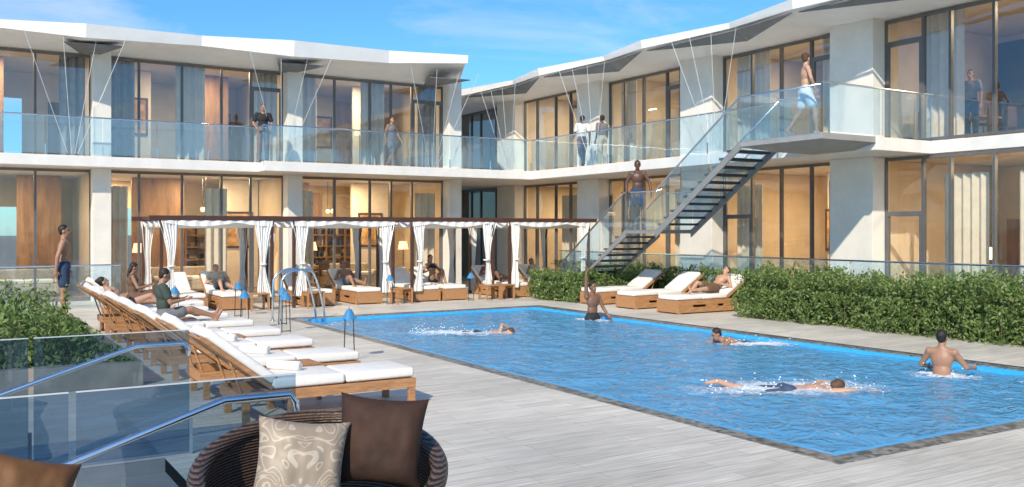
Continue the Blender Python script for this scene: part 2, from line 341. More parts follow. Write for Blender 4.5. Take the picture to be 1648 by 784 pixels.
    e=MB(); e.ell(Cc-hu*.052+hf*.088,(.022,.008,.007),H,8,6); put(e,"mouth",M_lip)
    return t
R90=math.pi/2
def hd(dx,dy): return math.atan2(-dx,dy)
walk=dict(tR=(.04,.38,-.92),sR=(0,.08,-1),tL=(-.04,-.22,-.97),sL=(0,-.55,-.83),oL=(0,.8,-.6),uR=(.15,-.35,-.9),fR=(0,.0,-1),uL=(-.15,.3,-.9),fL=(0,.6,-.8))
recline=dict(pel=(0,-.36,.595),ts=(0,-.80,.57),tf=(0,.57,.8),hu=(0,-.45,.9),hf=(0,.9,.45),tR=(.08,.93,.36),sR=(0,.72,-.62),oR=(0,.85,.5),tL=(-.1,1,.02),sL=(0,1,-.06),oL=(0,.35,1),
 uR=(.45,.15,-.75),fR=(-.35,.85,.3),uL=(-.5,.2,-.7),fL=(.45,.8,.25))
sitread=dict(pel=(0,-.28,.595),ts=(0,-.10,1),tf=(0,1,.1),hu=(0,.35,.95),hf=(0,.9,-.45),tR=(.08,.93,.22),sR=(.0,.93,-.35),oR=(0,.5,.9),tL=(-.1,1,.1),sL=(0,.97,-.2),oL=(0,.4,1),
 uR=(.3,.35,-.9),fR=(-.3,.95,.15),uL=(-.3,.35,-.9),fL=(.3,.95,.15))
swim=dict(pel=(0,0,-.10),ts=(0,.98,.09),tf=(0,.09,-1),hu=(.1,.97,.3),hf=(.6,.25,-.5),tR=(.06,-1,-.06),sR=(.03,-1,.02),oR=(0,-1,-.1),tL=(-.12,-1,.02),sL=(0,-1,-.16),oL=(0,-1,-.1),
 uR=(.25,.95,.0),fR=(.05,1,-.06),uL=(-.8,.2,.6),fL=(-.4,.75,-.45))
Z2=4.2
camr=(.853,-.522)
person((8.3,28.3,Z2),hd(-.2,-1),dict(uR=(.35,-.1,-.9),fR=(-.4,.6,-.7),uL=(-.3,.1,-.9),fL=(.2,.5,-.9)),"person in dark shirt and grey trousers standing on the balcony",1,(('pants','grey'),('shirt','black')),h=1.03)
person((12.7,28.5,Z2),hd(.3,-1),dict(walk),"woman in dark dress walking along the balcony",1,(('dress','grey'),),hair='long',fem=True)
person((18.3,25.35,Z2),hd(.2,1),dict(walk),"person in white shirt and dark trousers walking on the balcony",2,(('pants','navy'),('shirt','white')),h=1.04)
person((18.65,24.7,Z2),hd(-.1,1),{},"person in dark shirt and beige trousers on the balcony",2,(('pants','beige'),('shirt','grey')))
person((16.3,14.1,Z2),hd(.75,-.5),dict(walk,hu=(0,0,1),hf=(-.6,.7,0),uR=(.5,.1,-.8),fR=(-.3,.4,-.8)),"bare-shouldered person in white knee shorts walking on the stair landing",0,(('shorts','white'),),hm=M_hairb,fem=True,h=1.08,hair='bun')
person((16.2,19.85,2.1),hd(-.6,-.8),dict(uR=(.35,0,-.9),fR=(0,.2,-1),uL=(-.45,.1,-.85),fL=(-.1,.4,-.9),tL=(-.1,.1,-1)),"shirtless person in grey shorts standing on the middle stair landing",2,(('shorts','navy'),),h=1.10)
person((20.9,13.1,Z2),hd(-1,-.2),{},"person in dark clothes standing behind the upper window",1,(('pants','black'),('shirt','grey')))
person((1.95,20.2,.34),hd(1,-.15),dict(uR=(.2,-.3,-.9),fR=(0,-.1,-1),hf=(.1,1,.15)),"shirtless person standing at the planter in dark shorts",1,(('shorts','navy'),),h=1.07,vox=.013)
CX=3.55
person((CX,17.1,0),hd(1,0),sitread,"seated person in green shirt and shorts reading on a lounger",1,(('shorts','grey'),('shirt','green')),vox=.012,h=1.04)
person((CX,20.5,0),hd(1,0),recline,"person in dark swimsuit lying back on a wooden lounger",0,(('brief','black'),),hair='bun',fem=True)
person((CX+.3,22.2,0),hd(1,0),sitread,"person in brown dress sitting up on a lounger",1,(('dress','brown'),),hair='long',fem=True)
YR=[17.7,19.4,21.05]; RX=15.05+1.55
person((RX,YR[0],0),hd(-1,0),recline,"person in brown shorts lying on a white cushioned lounger",0,(('shorts','brown'),),hm=M_hairb,vox=.013)
cab=[(4.5,7.4),(7.9,10.9),(11.4,14.2),(14.7,17.8)]
for (x,y),ps,lb,sk,w,fm in [((10.15,25.5),recline,"person in grey shorts reclining inside a cabana",1,(('shorts','grey'),),False),
    ((12.9,25.4),dict(recline,ts=(0,-.45,.9),tf=(0,.9,.45),hu=(0,0,1),hf=(0,1,0),tL=(-.1,.75,.6),sL=(0,.5,-.86),oL=(0,1,-.1)),"person in bikini sitting with raised knee inside a cabana",1,(('brief','black'),('top','black')),True),
    ((15.1,25.5),recline,"person in dark shorts reclining inside a cabana",3,(('shorts','black'),),False),
    ((16.9,25.5),recline,"person in beige dress reclining inside a cabana",1,(('dress','beige'),),True),
    ((8.71,25.5),sitread,"person in white shirt sitting up inside a cabana",3,(('shorts','navy'),('shirt','white')),False),
    ((6.4,25.5),recline,"person in beige shirt reclining inside a cabana",0,(('shorts','grey'),('shirt','beige')),False)]:
    person((x,y,0),hd(0,-1),ps,lb,sk,w,fem=fm,hair='long' if fm else 'short')
# pool people
person((13.15,17.8,-1.02),hd(.1,-1),dict(uR=(.10,.05,1),fR=(-.02,.02,1),uL=(-.25,.3,-.9),fL=(-.1,.6,-.7)),"shirtless person standing in the pool with one raised arm",3,(('shorts','black'),),h=1.08)
person((12.6,8.35,-1.12),hd(.9,.3),dict(uR=(.5,.4,-.8),fR=(.15,.9,-.1),uL=(-.5,.3,-.8),fL=(.1,.9,-.2)),"shirtless person standing chest deep in the pool",1,(('shorts','navy'),),vox=.012)
person((9.5,16.9,-.04),hd(*camr),dict(swim),"person swimming front crawl in the pool",0,(('shorts','navy'),),hm=M_hairb)
person((13.1,12.8,-.05),hd(-.8,.3),dict(swim,pel=(0,0,-.12),hu=(0,.5,.85),hf=(0,1,.1),ts=(0,.93,.3),tf=(0,.3,-.93),uR=(.7,.6,-.25),fR=(0,1,-.15),uL=(-.7,.6,-.25),fL=(0,1,-.15)),"person swimming breaststroke in the pool",1,(('shorts','black'),))
person((9.75,8.75,-.03),hd(.95,-.42),dict(swim,pel=(0,0,-.10),hf=(-.5,.2,-.5),uR=(.30,.95,.10),fR=(.05,1,-.10),uL=(-.75,.65,.12),fL=(-.35,.9,-.1),tR=(.14,-1,-.02),tL=(-.22,-1,.0),sL=(-.1,-.8,.3)),"person in navy shorts swimming stretched out in the pool",0,(('shorts','blue'),),hm=M_hairb,vox=.012,h=1.05)
# ---------------- ground, deck, pool
g=MB(); g.add([(-900,-900,-3),(900,-900,-3),(900,900,-3),(-900,900,-3)],[(0,1,2,3)]); g.obj("ground",pm("ground",(.18,.19,.17),.9),kind="structure")
PX0,PX1,PY0,PY1=6.8,14.05,5.5,21.5
holes=[(PX0,PX1,PY0,PY1),(-3.5,1.7,5.9,8.9)]
xs=sorted({-25,-3.5,1.7,PX0,PX1,30}); ys=sorted({-15,PY0,5.9,8.9,PY1,48}); d=MB()
for i in range(len(xs)-1):
    for j in range(len(ys)-1):
        cx,cy=(xs[i]+xs[i+1])/2,(ys[j]+ys[j+1])/2
        if any(a<cx<b and c<cy<e for a,b,c,e in holes): continue
        d.add([(xs[i],ys[j],0),(xs[i+1],ys[j],0),(xs[i+1],ys[j+1],0),(xs[i],ys[j+1],0)],[(0,1,2,3)])
d.obj("deck_floor",M_deck,kind="structure")
pool=thing("swimming_pool",(10.4,13.5,0),"rectangular blue swimming pool with dark mosaic edge","pool")
def ring(mb,x0,x1,y0,y1,w,z0,z1):
    mb.box(x0,x1,y0,y0+w,z0,z1); mb.box(x0,x1,y1-w,y1,z0,z1); mb.box(x0,x0+w,y0+w,y1-w,z0,z1); mb.box(x1-w,x1,y0+w,y1-w,z0,z1)
CW=.27
m=MB(); ring(m,PX0,PX1,PY0,PY1,CW,-.3,-.012); m.obj("pool_edge",M_mos,pool)
m=MB(); ring(m,PX0+CW,PX1-CW,PY0+CW,PY1-CW,.10,-1.3,-.02); m.obj("pool_rim",pm("rim_blue_tile",(.05,.42,.80),.3,var=.1,scale=20),pool)
a,b_,c_,e_=PX0+CW+.10,PX1-CW-.10,PY0+CW+.10,PY1-CW-.10
m=MB(); m.box(a,b_,c_,e_,-1.3,-1.1); m.obj("pool_floor",M_basin,pool)
def wz(x,y):
    h=.030*noise.noise(V((x*1.3,y*1.3,0)))+.020*noise.noise(V((x*2.9+4,y*2.9,2)))+.010*noise.noise(V((x*6,y*6,5)))
    for sx,sy in((9.5,16.9),(12.9,13),(10,8.7),(12.6,8.35),(13.1,17.8)):
        r=math.hypot(x-sx,y-sy); h+=.012*math.sin(r*9)*math.exp(-r*.9)+.025*noise.noise(V((x*7,y*7,9)))*math.exp(-r*1.5)
    return -.07+h
m=MB(); nx,ny=110,250
m.grid(lambda u,v:(a+(b_-a)*u,c_+(e_-c_)*v,wz(a+(b_-a)*u,c_+(e_-c_)*v)),nx,ny); m.obj("pool_water",M_water,pool,smooth=True)
def splash(cx,cy,dx,dy,L,W,n,label):
    rz=math.atan2(dy,dx); o=(cx,cy,-.08); t=thing("water_splash",o,label,"splash",rz,"splashes around the swimmers")
    M=xf(o,rz); s=MB()
    def f(u,v):
        q=M@V(((u-.5)*L,(v-.5)*W,0)); return V(((u-.5)*L,(v-.5)*W,wz(q.x,q.y)+.08+.008+.04*max(0,noise.noise(V((u*L*8,v*W*8,3))))))
    s.grid(f,40,20); s.obj("foam",M_foamp,t,local=True,smooth=True)
    s=MB()
    for i in range(n):
        x=random.uniform(-1,1)*L*.35; y=random.gauss(0,.16)*W; r=random.uniform(.003,.011)
        s.ell((x,y,.02+abs(random.gauss(0,.07))),(r*1.4,r,r),None,6,4)
    s.obj("spray",M_foam,t,local=True,smooth=True,kind="stuff")
splash(9.1,17.1,.85,-.5,2.8,1.1,140,"white foam splash around the crawling swimmer")
splash(13.1,12.5,.8,-.5,2.0,.8,50,"white foam trail behind the swimmer in the pool")
splash(9.8,8.75,.9,-.42,3.4,1.4,140,"white foam splash around the stretched out swimmer")
splash(12.6,8.3,.6,-.8,1.2,.8,14,"small foam ring around the standing bather")
splash(13.15,17.8,.6,-.8,1.1,.7,14,"small foam ring around the waving bather")
for k,yy in enumerate((20.9,20.3)):
    pts=[(6.35,yy,0),(6.35,yy,.55)]+[(6.35+.45-.45*math.cos(t),yy,.85+.35*math.sin(t)+.0) for t in [i*math.pi/10 for i in range(1,6)]]+[(7.0+.35*(i/5),yy,1.2-.9*(i/5)**2) for i in range(1,6)]+[(7.42,yy,-.2)]
    q=MB(); q.tube(pts,.024,10); q.cyl((6.35,yy,0),(6.35,yy,.02),.06,n=14); q.obj("pool_grab_rail",M_steel,origin=(6.35,yy,0),smooth=True,label="curved chrome grab rail at the pool corner",cat="grab rail",group="chrome grab rails of the pool")
# ---------------- stairwell lower
w=thing("stairwell",(-.9,7.4,0),"concrete stairwell going down from the deck","stairwell")
M_well=pm("well_concrete",(.26,.26,.26),.8,var=.15,scale=2)
m=MB(); 
for i in range(12): m.box(1.7-.38*(i+1),1.7-.38*i,5.93,8.87,-2.9,-.12*(i+1))
m.obj("steps",M_well,w)
m=MB(); m.box(-3.5,1.7,5.8,5.92,-2.9,-.004); m.box(-3.5,1.7,8.88,9.0,-2.9,-.004); m.box(-3.6,-3.5,5.8,9,-2.9,-.004); m.obj("wall",M_well,w)
def guard(y,label,xe=1.95):
    t=thing("glass_guard_railing",(xe,y,0),label,"railing",group="glass guard railings around the stairwell")
    x=xe
    for i in range(4):
        q=MB(); z0=-.12 if x<1.6 else .03; q.add([(x-1.32,y,z0),(x-.02,y,z0),(x-.02,y,1.16),(x-1.32,y,1.16)],[(0,1,2,3)]); q.obj("glass_panel",M_glassd,t)
        q=MB(); q.box(x-1.32,x-.02,y-.006,y+.006,1.16,1.168); q.obj("glass_edge",M_rod,t); x-=1.34
    q=MB(); s=-1
    pts=[(xe-.05,y+s*.09,.93),(xe-.05,y+s*.09,1.0),(xe-.09,y+s*.09,1.05),(xe-.5,y+s*.09,1.05)]+[(xe-.5-k*.25,y+s*.09,1.05-.08*k) for k in range(1,14)]
    q.tube(pts,.023,12)
    for k in(1,5,9): q.cyl((xe-.5-k*.25,y,1.05-.08*k-.04),(xe-.5-k*.25,y+s*.09,1.05-.08*k-.02),.01)
    q.obj("handrail",M_steel,t,smooth=True)
    for i in range(5): 
        q=MB(); q.box(xe-1.34*i-.025,xe-1.34*i+.005,y-.02,y+.02,0 if i==0 else -.3,.35)
        q.obj("glass_clamp",M_steel,t)
guard(8.95,"dark tinted glass guard with sloping steel handrail by the loungers")
guard(5.85,"dark tinted glass guard with sloping steel handrail by the wicker chair")
# ---------------- chaise
def chaise(loc,rz,label,boxy,group):
    t=thing("sun_lounger",loc,label,"sun lounger",rz,group)
    m=MB(); W=.38; y0,y1=-.55,1.2
    if not boxy:
        for sx in(-1,1):
            m.box(sx*W-.022,sx*W+.022,y0-.35,y1,.23,.34)
            for yy in(y0-.30,-.35,y1-.09): m.box(sx*W-.03,sx*W+.03,yy,yy+.08,0,.228)
        m.box(-W+.027,W-.027,y1-.05,y1-.005,.20,.338); m.box(-W+.027,W-.027,y0-.35,y0-.3,.22,.338)
        k=y0
        while k<y1-.1: m.box(-W+.027,W-.027,k,k+.06,.31,.335); k+=.1
    else:
        for sx in(-1,1):
            X0,X1=sx*W-.025,sx*W+.025
            m.box(X0,X1,y0-.3,y1,.22,.34); m.box(X0,X1,y0-.3,y1,.03,.16); 
            for q,L_ in((y0-.3,.5),(-.15,.4),(y1-.5,.5)): m.box(X0,X1,q,q+L_,.161,.219)
            m.box(X0,X1,y0-.3,y0-.2,0,.029); m.box(X0,X1,y1-.1,y1,0,.029)
        m.box(-W+.027,W-.027,y1-.045,y1-.002,.03,.338); m.box(-W+.027,W-.027,y0-.3,y0-.26,.03,.338)
        m.box(-W+.027,W-.027,y0-.26,y1-.05,.30,.33)
    m.obj("frame",M_wood,t,local=True,bevel=.006)
    ang=math.radians(32 if boxy else 38); B=Matrix.Translation((0,y0+.02,.345))@Matrix.Rotation(-ang,4,'X')
    m=MB(); Lb=.90 if boxy else .98
    for sx in(-1,1): m.box(sx*.345-.025,sx*.345+.025,-Lb,0,0,.045,B)
    k=.03
    while k<Lb-.04: m.box(-.314,.314,-k-.055,-k,.008,.032,B); k+=.085
    for sx in(-1,1): m.cyl(B@V((sx*.30,-.55,0)),(sx*.30,y0-.28,.30),.014)
    m.obj("backrest",M_wood,t,local=True,bevel=.004)
    m=MB()
    m.box(-.36,.36,y0+.04,.33,.345,.465); m.box(-.36,.36,.345,y1-.0,.345,.46); m.obj("seat_cushion",M_cush,t,local=True,bevel=.035,smooth=True)
    m=MB(); m.box(-.35,.35,-Lb+.03,-.02,.048,.16,B); m.obj("back_cushion",M_cush,t,local=True,bevel=.035,smooth=True)
    return t
YL=[10.35,12.05,13.75,15.4,17.1,18.8,20.5,22.2]
GL="wooden sun loungers in a row along the pool"
c0=chaise((CX,YL[0],0),hd(1,0),"wooden sun lounger with white cushions and slatted raised back",False,GL)
for i,y in enumerate(YL[1:]): dup(c0,(CX+(.3 if i==6 else 0)+(random.uniform(-.05,.05) if i not in(3,5,6) else 0),y,0),hd(1,0)+(random.uniform(-.03,.03) if i not in(3,5,6) else 0))
c1=chaise((RX,YR[0],0),hd(-1,0),"low boxy wooden sun lounger with white cushions by the hedge",True,"boxy wooden loungers beside the hedge")
for y in YR[1:]: dup(c1,(RX,y,0),hd(-1,0)+.01)
for x0,x1 in cab:
    for f in(.27,.73):
        xx=x0+(x1-x0)*f
        if x0==4.5: xx=5.3 if f<.5 else 6.4
        if x0==7.9 and f==.73: xx=10.15
        if x0==11.4: xx=12.0 if f<.5 else 12.9+.0
        if x0==14.7: xx=15.1 if f<.5 else 16.9
        dup(c1,(xx,25.5,0),hd(0,-1),"boxy wooden lounger with white cushions inside a cabana","wooden loungers inside the cabanas")
def towel(loc,rz,L=.42,r=.055):
    m=MB(); m.cyl((-L/2,0,r),(L/2,0,r),r,n=24)
    for s in(-1,1):
        pts=[(s*(L/2+.001),math.cos(k*.6)*r*(.15+.75*k/24),r+math.sin(k*.6)*r*(.15+.75*k/24)) for k in range(25)]
        m.tube(pts,.006,5)
    m.v=[xf(loc,rz)@p for p in m.v]
    m.obj("rolled_towel",M_cloth,origin=loc,bevel=.012,smooth=True,label="rolled white towel lying on a lounger cushion",cat="towel",group="rolled towels on the loungers")
for y,dx in ((YL[0]+.22,-.2),(YL[1]+.1,-.1),(YL[2],-.1)): towel((CX+dx,y,.464),-.9)
def table(x,y,group="small wooden side tables"):
    t=thing("side_table",(x,y,0),"small square teak side table beside a lounger","side table",group=group)
    m=MB(); 
    for i in range(5): m.box(x-.25+i*.101,x-.155+i*.101,y-.25,y+.25,.42,.45)
    m.obj("table_top",M_wood,t,bevel=.003)
    for sx in(-1,1):
        for sy in(-1,1): m=MB(); m.box(x+sx*.22-.025,x+sx*.22+.025,y+sy*.22-.025,y+sy*.22+.025,0,.418); m.obj("leg",M_wood,t)
        m=MB(); m.box(x+sx*.22-.012,x+sx*.22+.012,y-.19,y+.19,.33,.41); m.obj("apron",M_wood,t)
for y in (YL[1]-.85,YL[3]-.83,YL[5]-.85): table(3.7,y)
for x in (6.9,8.4,11.0,13.9,14.4): table(x,24.0,"wooden side tables at the cabanas")
def plamp(x,y,h=.8):
    t=thing("deck_lamp",(x,y,0),"small lamp with blue conical shade on thin legs","lamp",group="small blue lamps around the deck")
    m=MB(); m.tube([(x-.09,y,.0),(x-.07,y,h-.13),(x+.07,y,h-.13),(x+.09,y,0)],.009,6); m.tube([(x-.09,y,.03),(x+.09,y,.03)],.009,6); m.obj("leg",M_darkmetal,t)
    m=MB(); m.cyl((x,y,h-.13),(x,y,h),.125,.05,n=20); m.ell((x,y,h),(.05,.05,.03)); m.cyl((x,y,h),(x,y,h+.06),.01,n=8); m.obj("lamp_shade",M_blue,t,smooth=False)
for x,y in((5.9,18.5),(6.3,20.0),(5.5,14.0),(4.3,21.4),(5.3,19.4),(10.6,23.9),(13.2,23.9),(6.0,22.5)): plamp(x,y)
# ---------------- cabanas
def curtain(mb,x,y,z0,z1,wt,wm,wb,off=0,sway=0):
    def fn(u,v):
        z=z0+(z1-z0)*v; k=.42
        if v<k: t=v/k; w=wb+(wm-wb)*(t*t*(3-2*t))
        else: t=(v-k)/(1-k); w=wm+(wt-wm)*(t**1.5)
        a=.024*(.5+.5*w/wt); xx=x+(u-.5)*w+sway*math.sin(v*math.pi)+.012*math.sin(v*9+off)
        return (xx,y+a*math.sin(u*math.pi*2*6+off+v*1.2)+.012*math.sin(u*11+off),z)
    mb.grid(fn,60,18)
def cabana(x0,x1,i):
    y0,y1=24.2,26.8; t=thing("cabana",((x0+x1)/2,25.5,0),"open cabana with brown beam and tied white curtains","cabana",group="row of curtained cabanas")
    for x in(x0+.05,x1-.05):
        for y in(y0+.05,y1-.05): m=MB(); m.box(x-.04,x+.04,y-.04,y+.04,0,2.34); m.obj("post",M_woodd,t,bevel=.005)
    e0=.248
    for ya_,yb_ in((y0-.02,y0+.1),(y1-.1,y1+.02)): m=MB(); m.box(x0-e0,x1+e0,ya_,yb_,2.342,2.46); m.obj("roof_beam",M_woodd,t,bevel=.004)
    for k in range(5):
        xx=x0+.0+(x1-x0-.08)*k/4; m=MB(); m.box(xx,xx+.06,y0+.1,y1-.1,2.36,2.44); m.obj("rafter",M_woodd,t)
    m=MB(); m.grid(lambda u,v:(x0+.02+(x1-x0-.04)*u,y0+.11+(y1-y0-.22)*v,2.33-.16*abs(math.sin(v*math.pi*3))-.03*math.sin(u*math.pi)),16,36); m.obj("fabric_canopy",M_cloth,t,smooth=True)
    m=MB(); m.grid(lambda u,v:(x0+.05+(x1-x0-.1)*u,y0-.005+.015*math.sin(u*60),2.34-(.05+.10*abs(math.sin(u*math.pi*1.5+i)))*v),80,4); m.obj("valance",M_cloth,t,smooth=True)
    for x,sw in((x0+.22,.07),(x1-.22,-.07)):
        m=MB(); curtain(m,x+random.uniform(-.04,.04),y0+.02,.32,2.33,random.uniform(.42,.58),.15,random.uniform(.28,.42),off=x*3,sway=sw); m.obj("curtain",M_cloth,t,smooth=True)
        m=MB(); m.cyl((x+sw,y0+.02,1.17),(x+sw,y0+.02,1.21),.09,n=16); m.obj("curtain_tie",M_cloth,t,smooth=True)
    for x in(x0+.15,x1-.15):
        m=MB(); curtain(m,x,y1-.08,.1,2.33,.4,.14,.3,off=x); m.obj("curtain",M_cloth,t,smooth=True)
for i,(x0,x1) in enumerate(cab): cabana(x0,x1,i)
# ---------------- hedges
def hedge(x0,x1,y0,y1,h,n,label,name="hedge",leaf=.055,wild=.12,z0=0):
    t=thing(name,((x0+x1)/2,(y0+y1)/2,0),label,"hedge" if name=="hedge" else "shrub")
    ins=min(.33,(x1-x0)*.25); iy=min(.2,(y1-y0)*.25)
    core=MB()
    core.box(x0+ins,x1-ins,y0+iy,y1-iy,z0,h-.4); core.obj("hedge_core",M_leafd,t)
    sm=MB()
    for i in range(max(8,int((y1-y0)*11))):
        x=random.uniform(x0+.05,x1-.08); y=random.uniform(y0+.1,y1-.1); sm.tube([(x,y,z0),(x+random.gauss(0,.06),y+random.gauss(0,.06),h*.6),(x+random.gauss(0,.12),y+random.gauss(0,.12),h*random.uniform(.9,1.1))],[.012,.008,.003],5)
    sm.obj("hedge_stems",M_stem,t)
    A=[(x1-x0)*(y1-y0),(y1-y0)*h*1.5,(x1-x0)*h,(y1-y0)*h*.3]; A=np.array(A)/sum(A)
    f=rng.choice(4,n,p=A); u=rng.random(n); v=rng.random(n); dp=np.abs(rng.normal(0,.17,n))
    X=np.where(f==0,x0+(x1-x0)*u,np.where(f==1,x0+dp,np.where(f==2,x0+(x1-x0)*u,x1-dp)))
    Y=np.where(f==2,y0+dp,y0+(y1-y0)*v); Zz=np.where(f==0,h-dp,z0+rng.random(n)**.8*(h-z0))
    for i in range(n):
        k=noise.noise(V((X[i]*1.6,Y[i]*1.6,Zz[i]*1.3)))
        k2=noise.noise(V((X[i]*5,Y[i]*5,Zz[i]*2.2)))
        if f[i]!=3: X[i]-= wild*1.5*k+wild*1.8*k2
        if Zz[i]>h*.72: Zz[i]+=wild*1.0*k+wild*2.4*k2
        Zz[i]=max(.03+z0,Zz[i]); Y[i]+=wild*.5*k2
    c=np.stack([X,Y,Zz],1); d=rng.normal(0,1,(n,3)); d[:,2]=np.abs(d[:,2])*.9+.25; d/=np.linalg.norm(d,axis=1)[:,None]
    e=np.cross(d,rng.normal(0,1,(n,3))); e/=np.linalg.norm(e,axis=1)[:,None]
    L=leaf*(.5+.9*rng.random(n))[:,None]; Wd=L*.24
    vv=np.empty((n,4,3)); vv[:,0]=c-d*L*.5; vv[:,1]=c+e*Wd; vv[:,2]=c+d*L*.6; vv[:,3]=c-e*Wd
    vv=vv.reshape(-1,3); o=V(MW[t.name].translation); vv-=np.array(o)
    me=bpy.data.meshes.new("leaves"); fa=np.arange(4*n).reshape(-1,4); me.from_pydata(vv.tolist(),[],fa.tolist()); me.materials.append(M_leaf)
    ob=bpy.data.objects.new("foliage",me); link(ob); ob.parent=t
hedge(16.3,17.9,5.5,16.2,1.0,62000,"long loose green hedge beside the pool deck",leaf=.075,wild=.2)
hedge(18.0,18.35,16.4,26.5,1.0,15000,"narrow green hedge behind the loungers",leaf=.08)
hedge(15.15,15.85,22.2,23.9,.8,5500,"clump of green hedge beside the stair foot",leaf=.08)
hedge(15.3,17.9,21.58,21.95,.82,7000,"low strip of green hedge under the staircase",leaf=.08,wild=.08)
hedge(-1.2,1.65,13.4,18.4,.74,26000,"bushy green shrub in a low planter",name="shrub",leaf=.085,wild=.3,z0=.3)
pl=MB(); pl.box(-1.4,2.25,13.2,20.6,0,.32); pl.obj("planter",pm("planter_stone",(.28,.25,.21),.8,var=.2,scale=3),origin=(.4,16.8,0),bevel=.01,label="low stone planter with green shrubs",cat="planter")
# ---------------- railings
def railing(pts,z,label,H=1.1,seg=1.5,group="glass balcony railings",mat=None,name="glass_railing",tube=.022):
    t=thing(name,pts[0]+(z,),label,"railing",group=group); rl=MB(); 
    for (a,b) in zip(pts[:-1],pts[1:]):
        A=V(a+(z,)); B=V(b+(z,)); L=(B-A).length; k=max(1,round(L/seg)); d=(B-A)/L
        for i in range(k):
            p=A+d*(L*i/k+.015); q=A+d*(L*(i+1)/k-.015); m=MB()
            m.add([p+V((0,0,.05)),q+V((0,0,.05)),q+V((0,0,H-.02)),p+V((0,0,H-.02))],[(0,1,2,3)])
            m.obj("glass_panel",mat or M_glassr,t)
            s=A+d*(L*i/k); rl.box(-.012,.012,-.02,.02,-.15,.3,Matrix.Translation(s))
        rl.cyl(A+V((0,0,H)),B+V((0,0,H)),tube,n=8)
    rl.obj("handrail",M_steel,t)
railing([(-8,28.65),(8.2,28.65),(8.2,27.85),(17.75,27.85)],Z2,"long clear glass balcony railing with steel handrail")
railing([(17.85,27.85),(17.85,15.85)],Z2,"clear glass balcony railing along the upper walkway")
railing([(17.3,15.85),(17.85,15.85)],Z2,"short clear glass railing beside the stair head")
railing([(-4,26.9),(4.0,26.9)],0,"low glass fence on the terrace in front of the rooms",1.15,group="glass fences at ground level")
railing([(18.5,5.5),(18.5,27)],0,"low glass fence behind the green hedge",1.36,group="glass fences at ground level")
# ---------------- staircase
st=thing("staircase",(16.65,18,0),"white and grey steel staircase with glass sides from balcony to deck","staircase")
X0,X1=16.0,17.27
m=MB(); m.box(16.0,17.78,13.4,15.8,4.06,4.2); m.obj("upper_landing",pm("landing_grey",(.30,.30,.29),.6),st,bevel=.01)
m=MB(); m.add([(16.0,13.4,4.058),(17.8,13.4,4.058),(17.8,15.8,4.058),(16.0,15.8,4.058),(16.6,14,3.92),(17.8,14,3.92),(17.8,15.2,3.92),(16.6,15.2,3.92)],[(0,1,5,4),(1,2,6,5),(2,3,7,6),(3,0,4,7),(4,5,6,7)]); m.obj("landing_soffit",pm("landing_under",(.30,.295,.28),.6),st)
ZL=2.1; ya,yb=15.8,18.85; yc,yd=20.15,23.3
M_tread=pm("tread_grey",(.045,.045,.05),.6); M_str=pm("stringer_paint",(.24,.24,.235),.5)
m=MB(); m.box(X0,X1,yb,yc,ZL-.1,ZL); m.obj("middle_landing",M_str,st)
for (p,q,za,zb) in((ya,yb,Z2,ZL),(yc,yd,ZL,0)):
    n=12
    for i in range(1,n):
        tr=MB(); y=p+(q-p)*i/n; z=za+(zb-za)*i/n; tr.box(X0+.04,X1-.04,y-.06,y+(q-p)/n-.02,z-.06,z); tr.obj("tread",M_tread,st)
    for x in(X0,X1-.04):
        sg=MB(); sg.add([(x,p,za-.2),(x,p,za+.0),(x,q,zb+.0),(x,q,max(zb-.2,0)),(x+.04,p,za-.2),(x+.04,p,za+.0),(x+.04,q,zb+.0),(x+.04,q,max(zb-.2,0))],[(0,1,2,3),(7,6,5,4),(0,4,5,1),(1,5,6,2),(2,6,7,3),(3,7,4,0)]); sg.obj("stringer",M_str,st)
def slope_glass(x,pts):
    for (a,b) in zip(pts[:-1],pts[1:]):
        k=max(1,round((V(b)-V(a)).length/1.3))
        for i in range(k):
            y0,z0=[a[j]+(b[j]-a[j])*(i/k+.01) for j in(0,1)]; y1,z1=[a[j]+(b[j]-a[j])*((i+1)/k-.01) for j in(0,1)]
            m=MB(); m.add([(x,y0,z0),(x,y1,z1),(x,y1,z1+1.0),(x,y0,z0+1.0)],[(0,1,2,3)]); m.obj("glass_panel",M_glassr,st)
    m=MB(); m.tube([(x,p[0],p[1]+1.03) for p in pts],.024,8); m.obj("handrail",M_steel,st,smooth=True)
slope_glass(X0-.03,[(13.4,Z2),(15.8,Z2),(yb,ZL),(yc,ZL),(yd,0)]); slope_glass(X1+.03,[(15.8,Z2),(yb,ZL),(yc,ZL),(yd,0)])
t_=thing("glass_railing",(17.8,13.37,Z2),"clear glass railing on the end of the stair landing","railing",group="glass balcony railings")
for i in range(2):
    m=MB(); xa=16.0+i*1.95; m.add([(xa,13.37,Z2+.03),(xa+1.9,13.37,Z2+.03),(xa+1.9,13.37,Z2+1.06),(xa,13.37,Z2+1.06)],[(0,1,2,3)]); m.obj("glass_panel",M_glassr,t_)
m=MB(); m.cyl((16,13.37,Z2+1.08),(19.88,13.37,Z2+1.08),.024,n=8); m.obj("handrail",M_steel,t_)
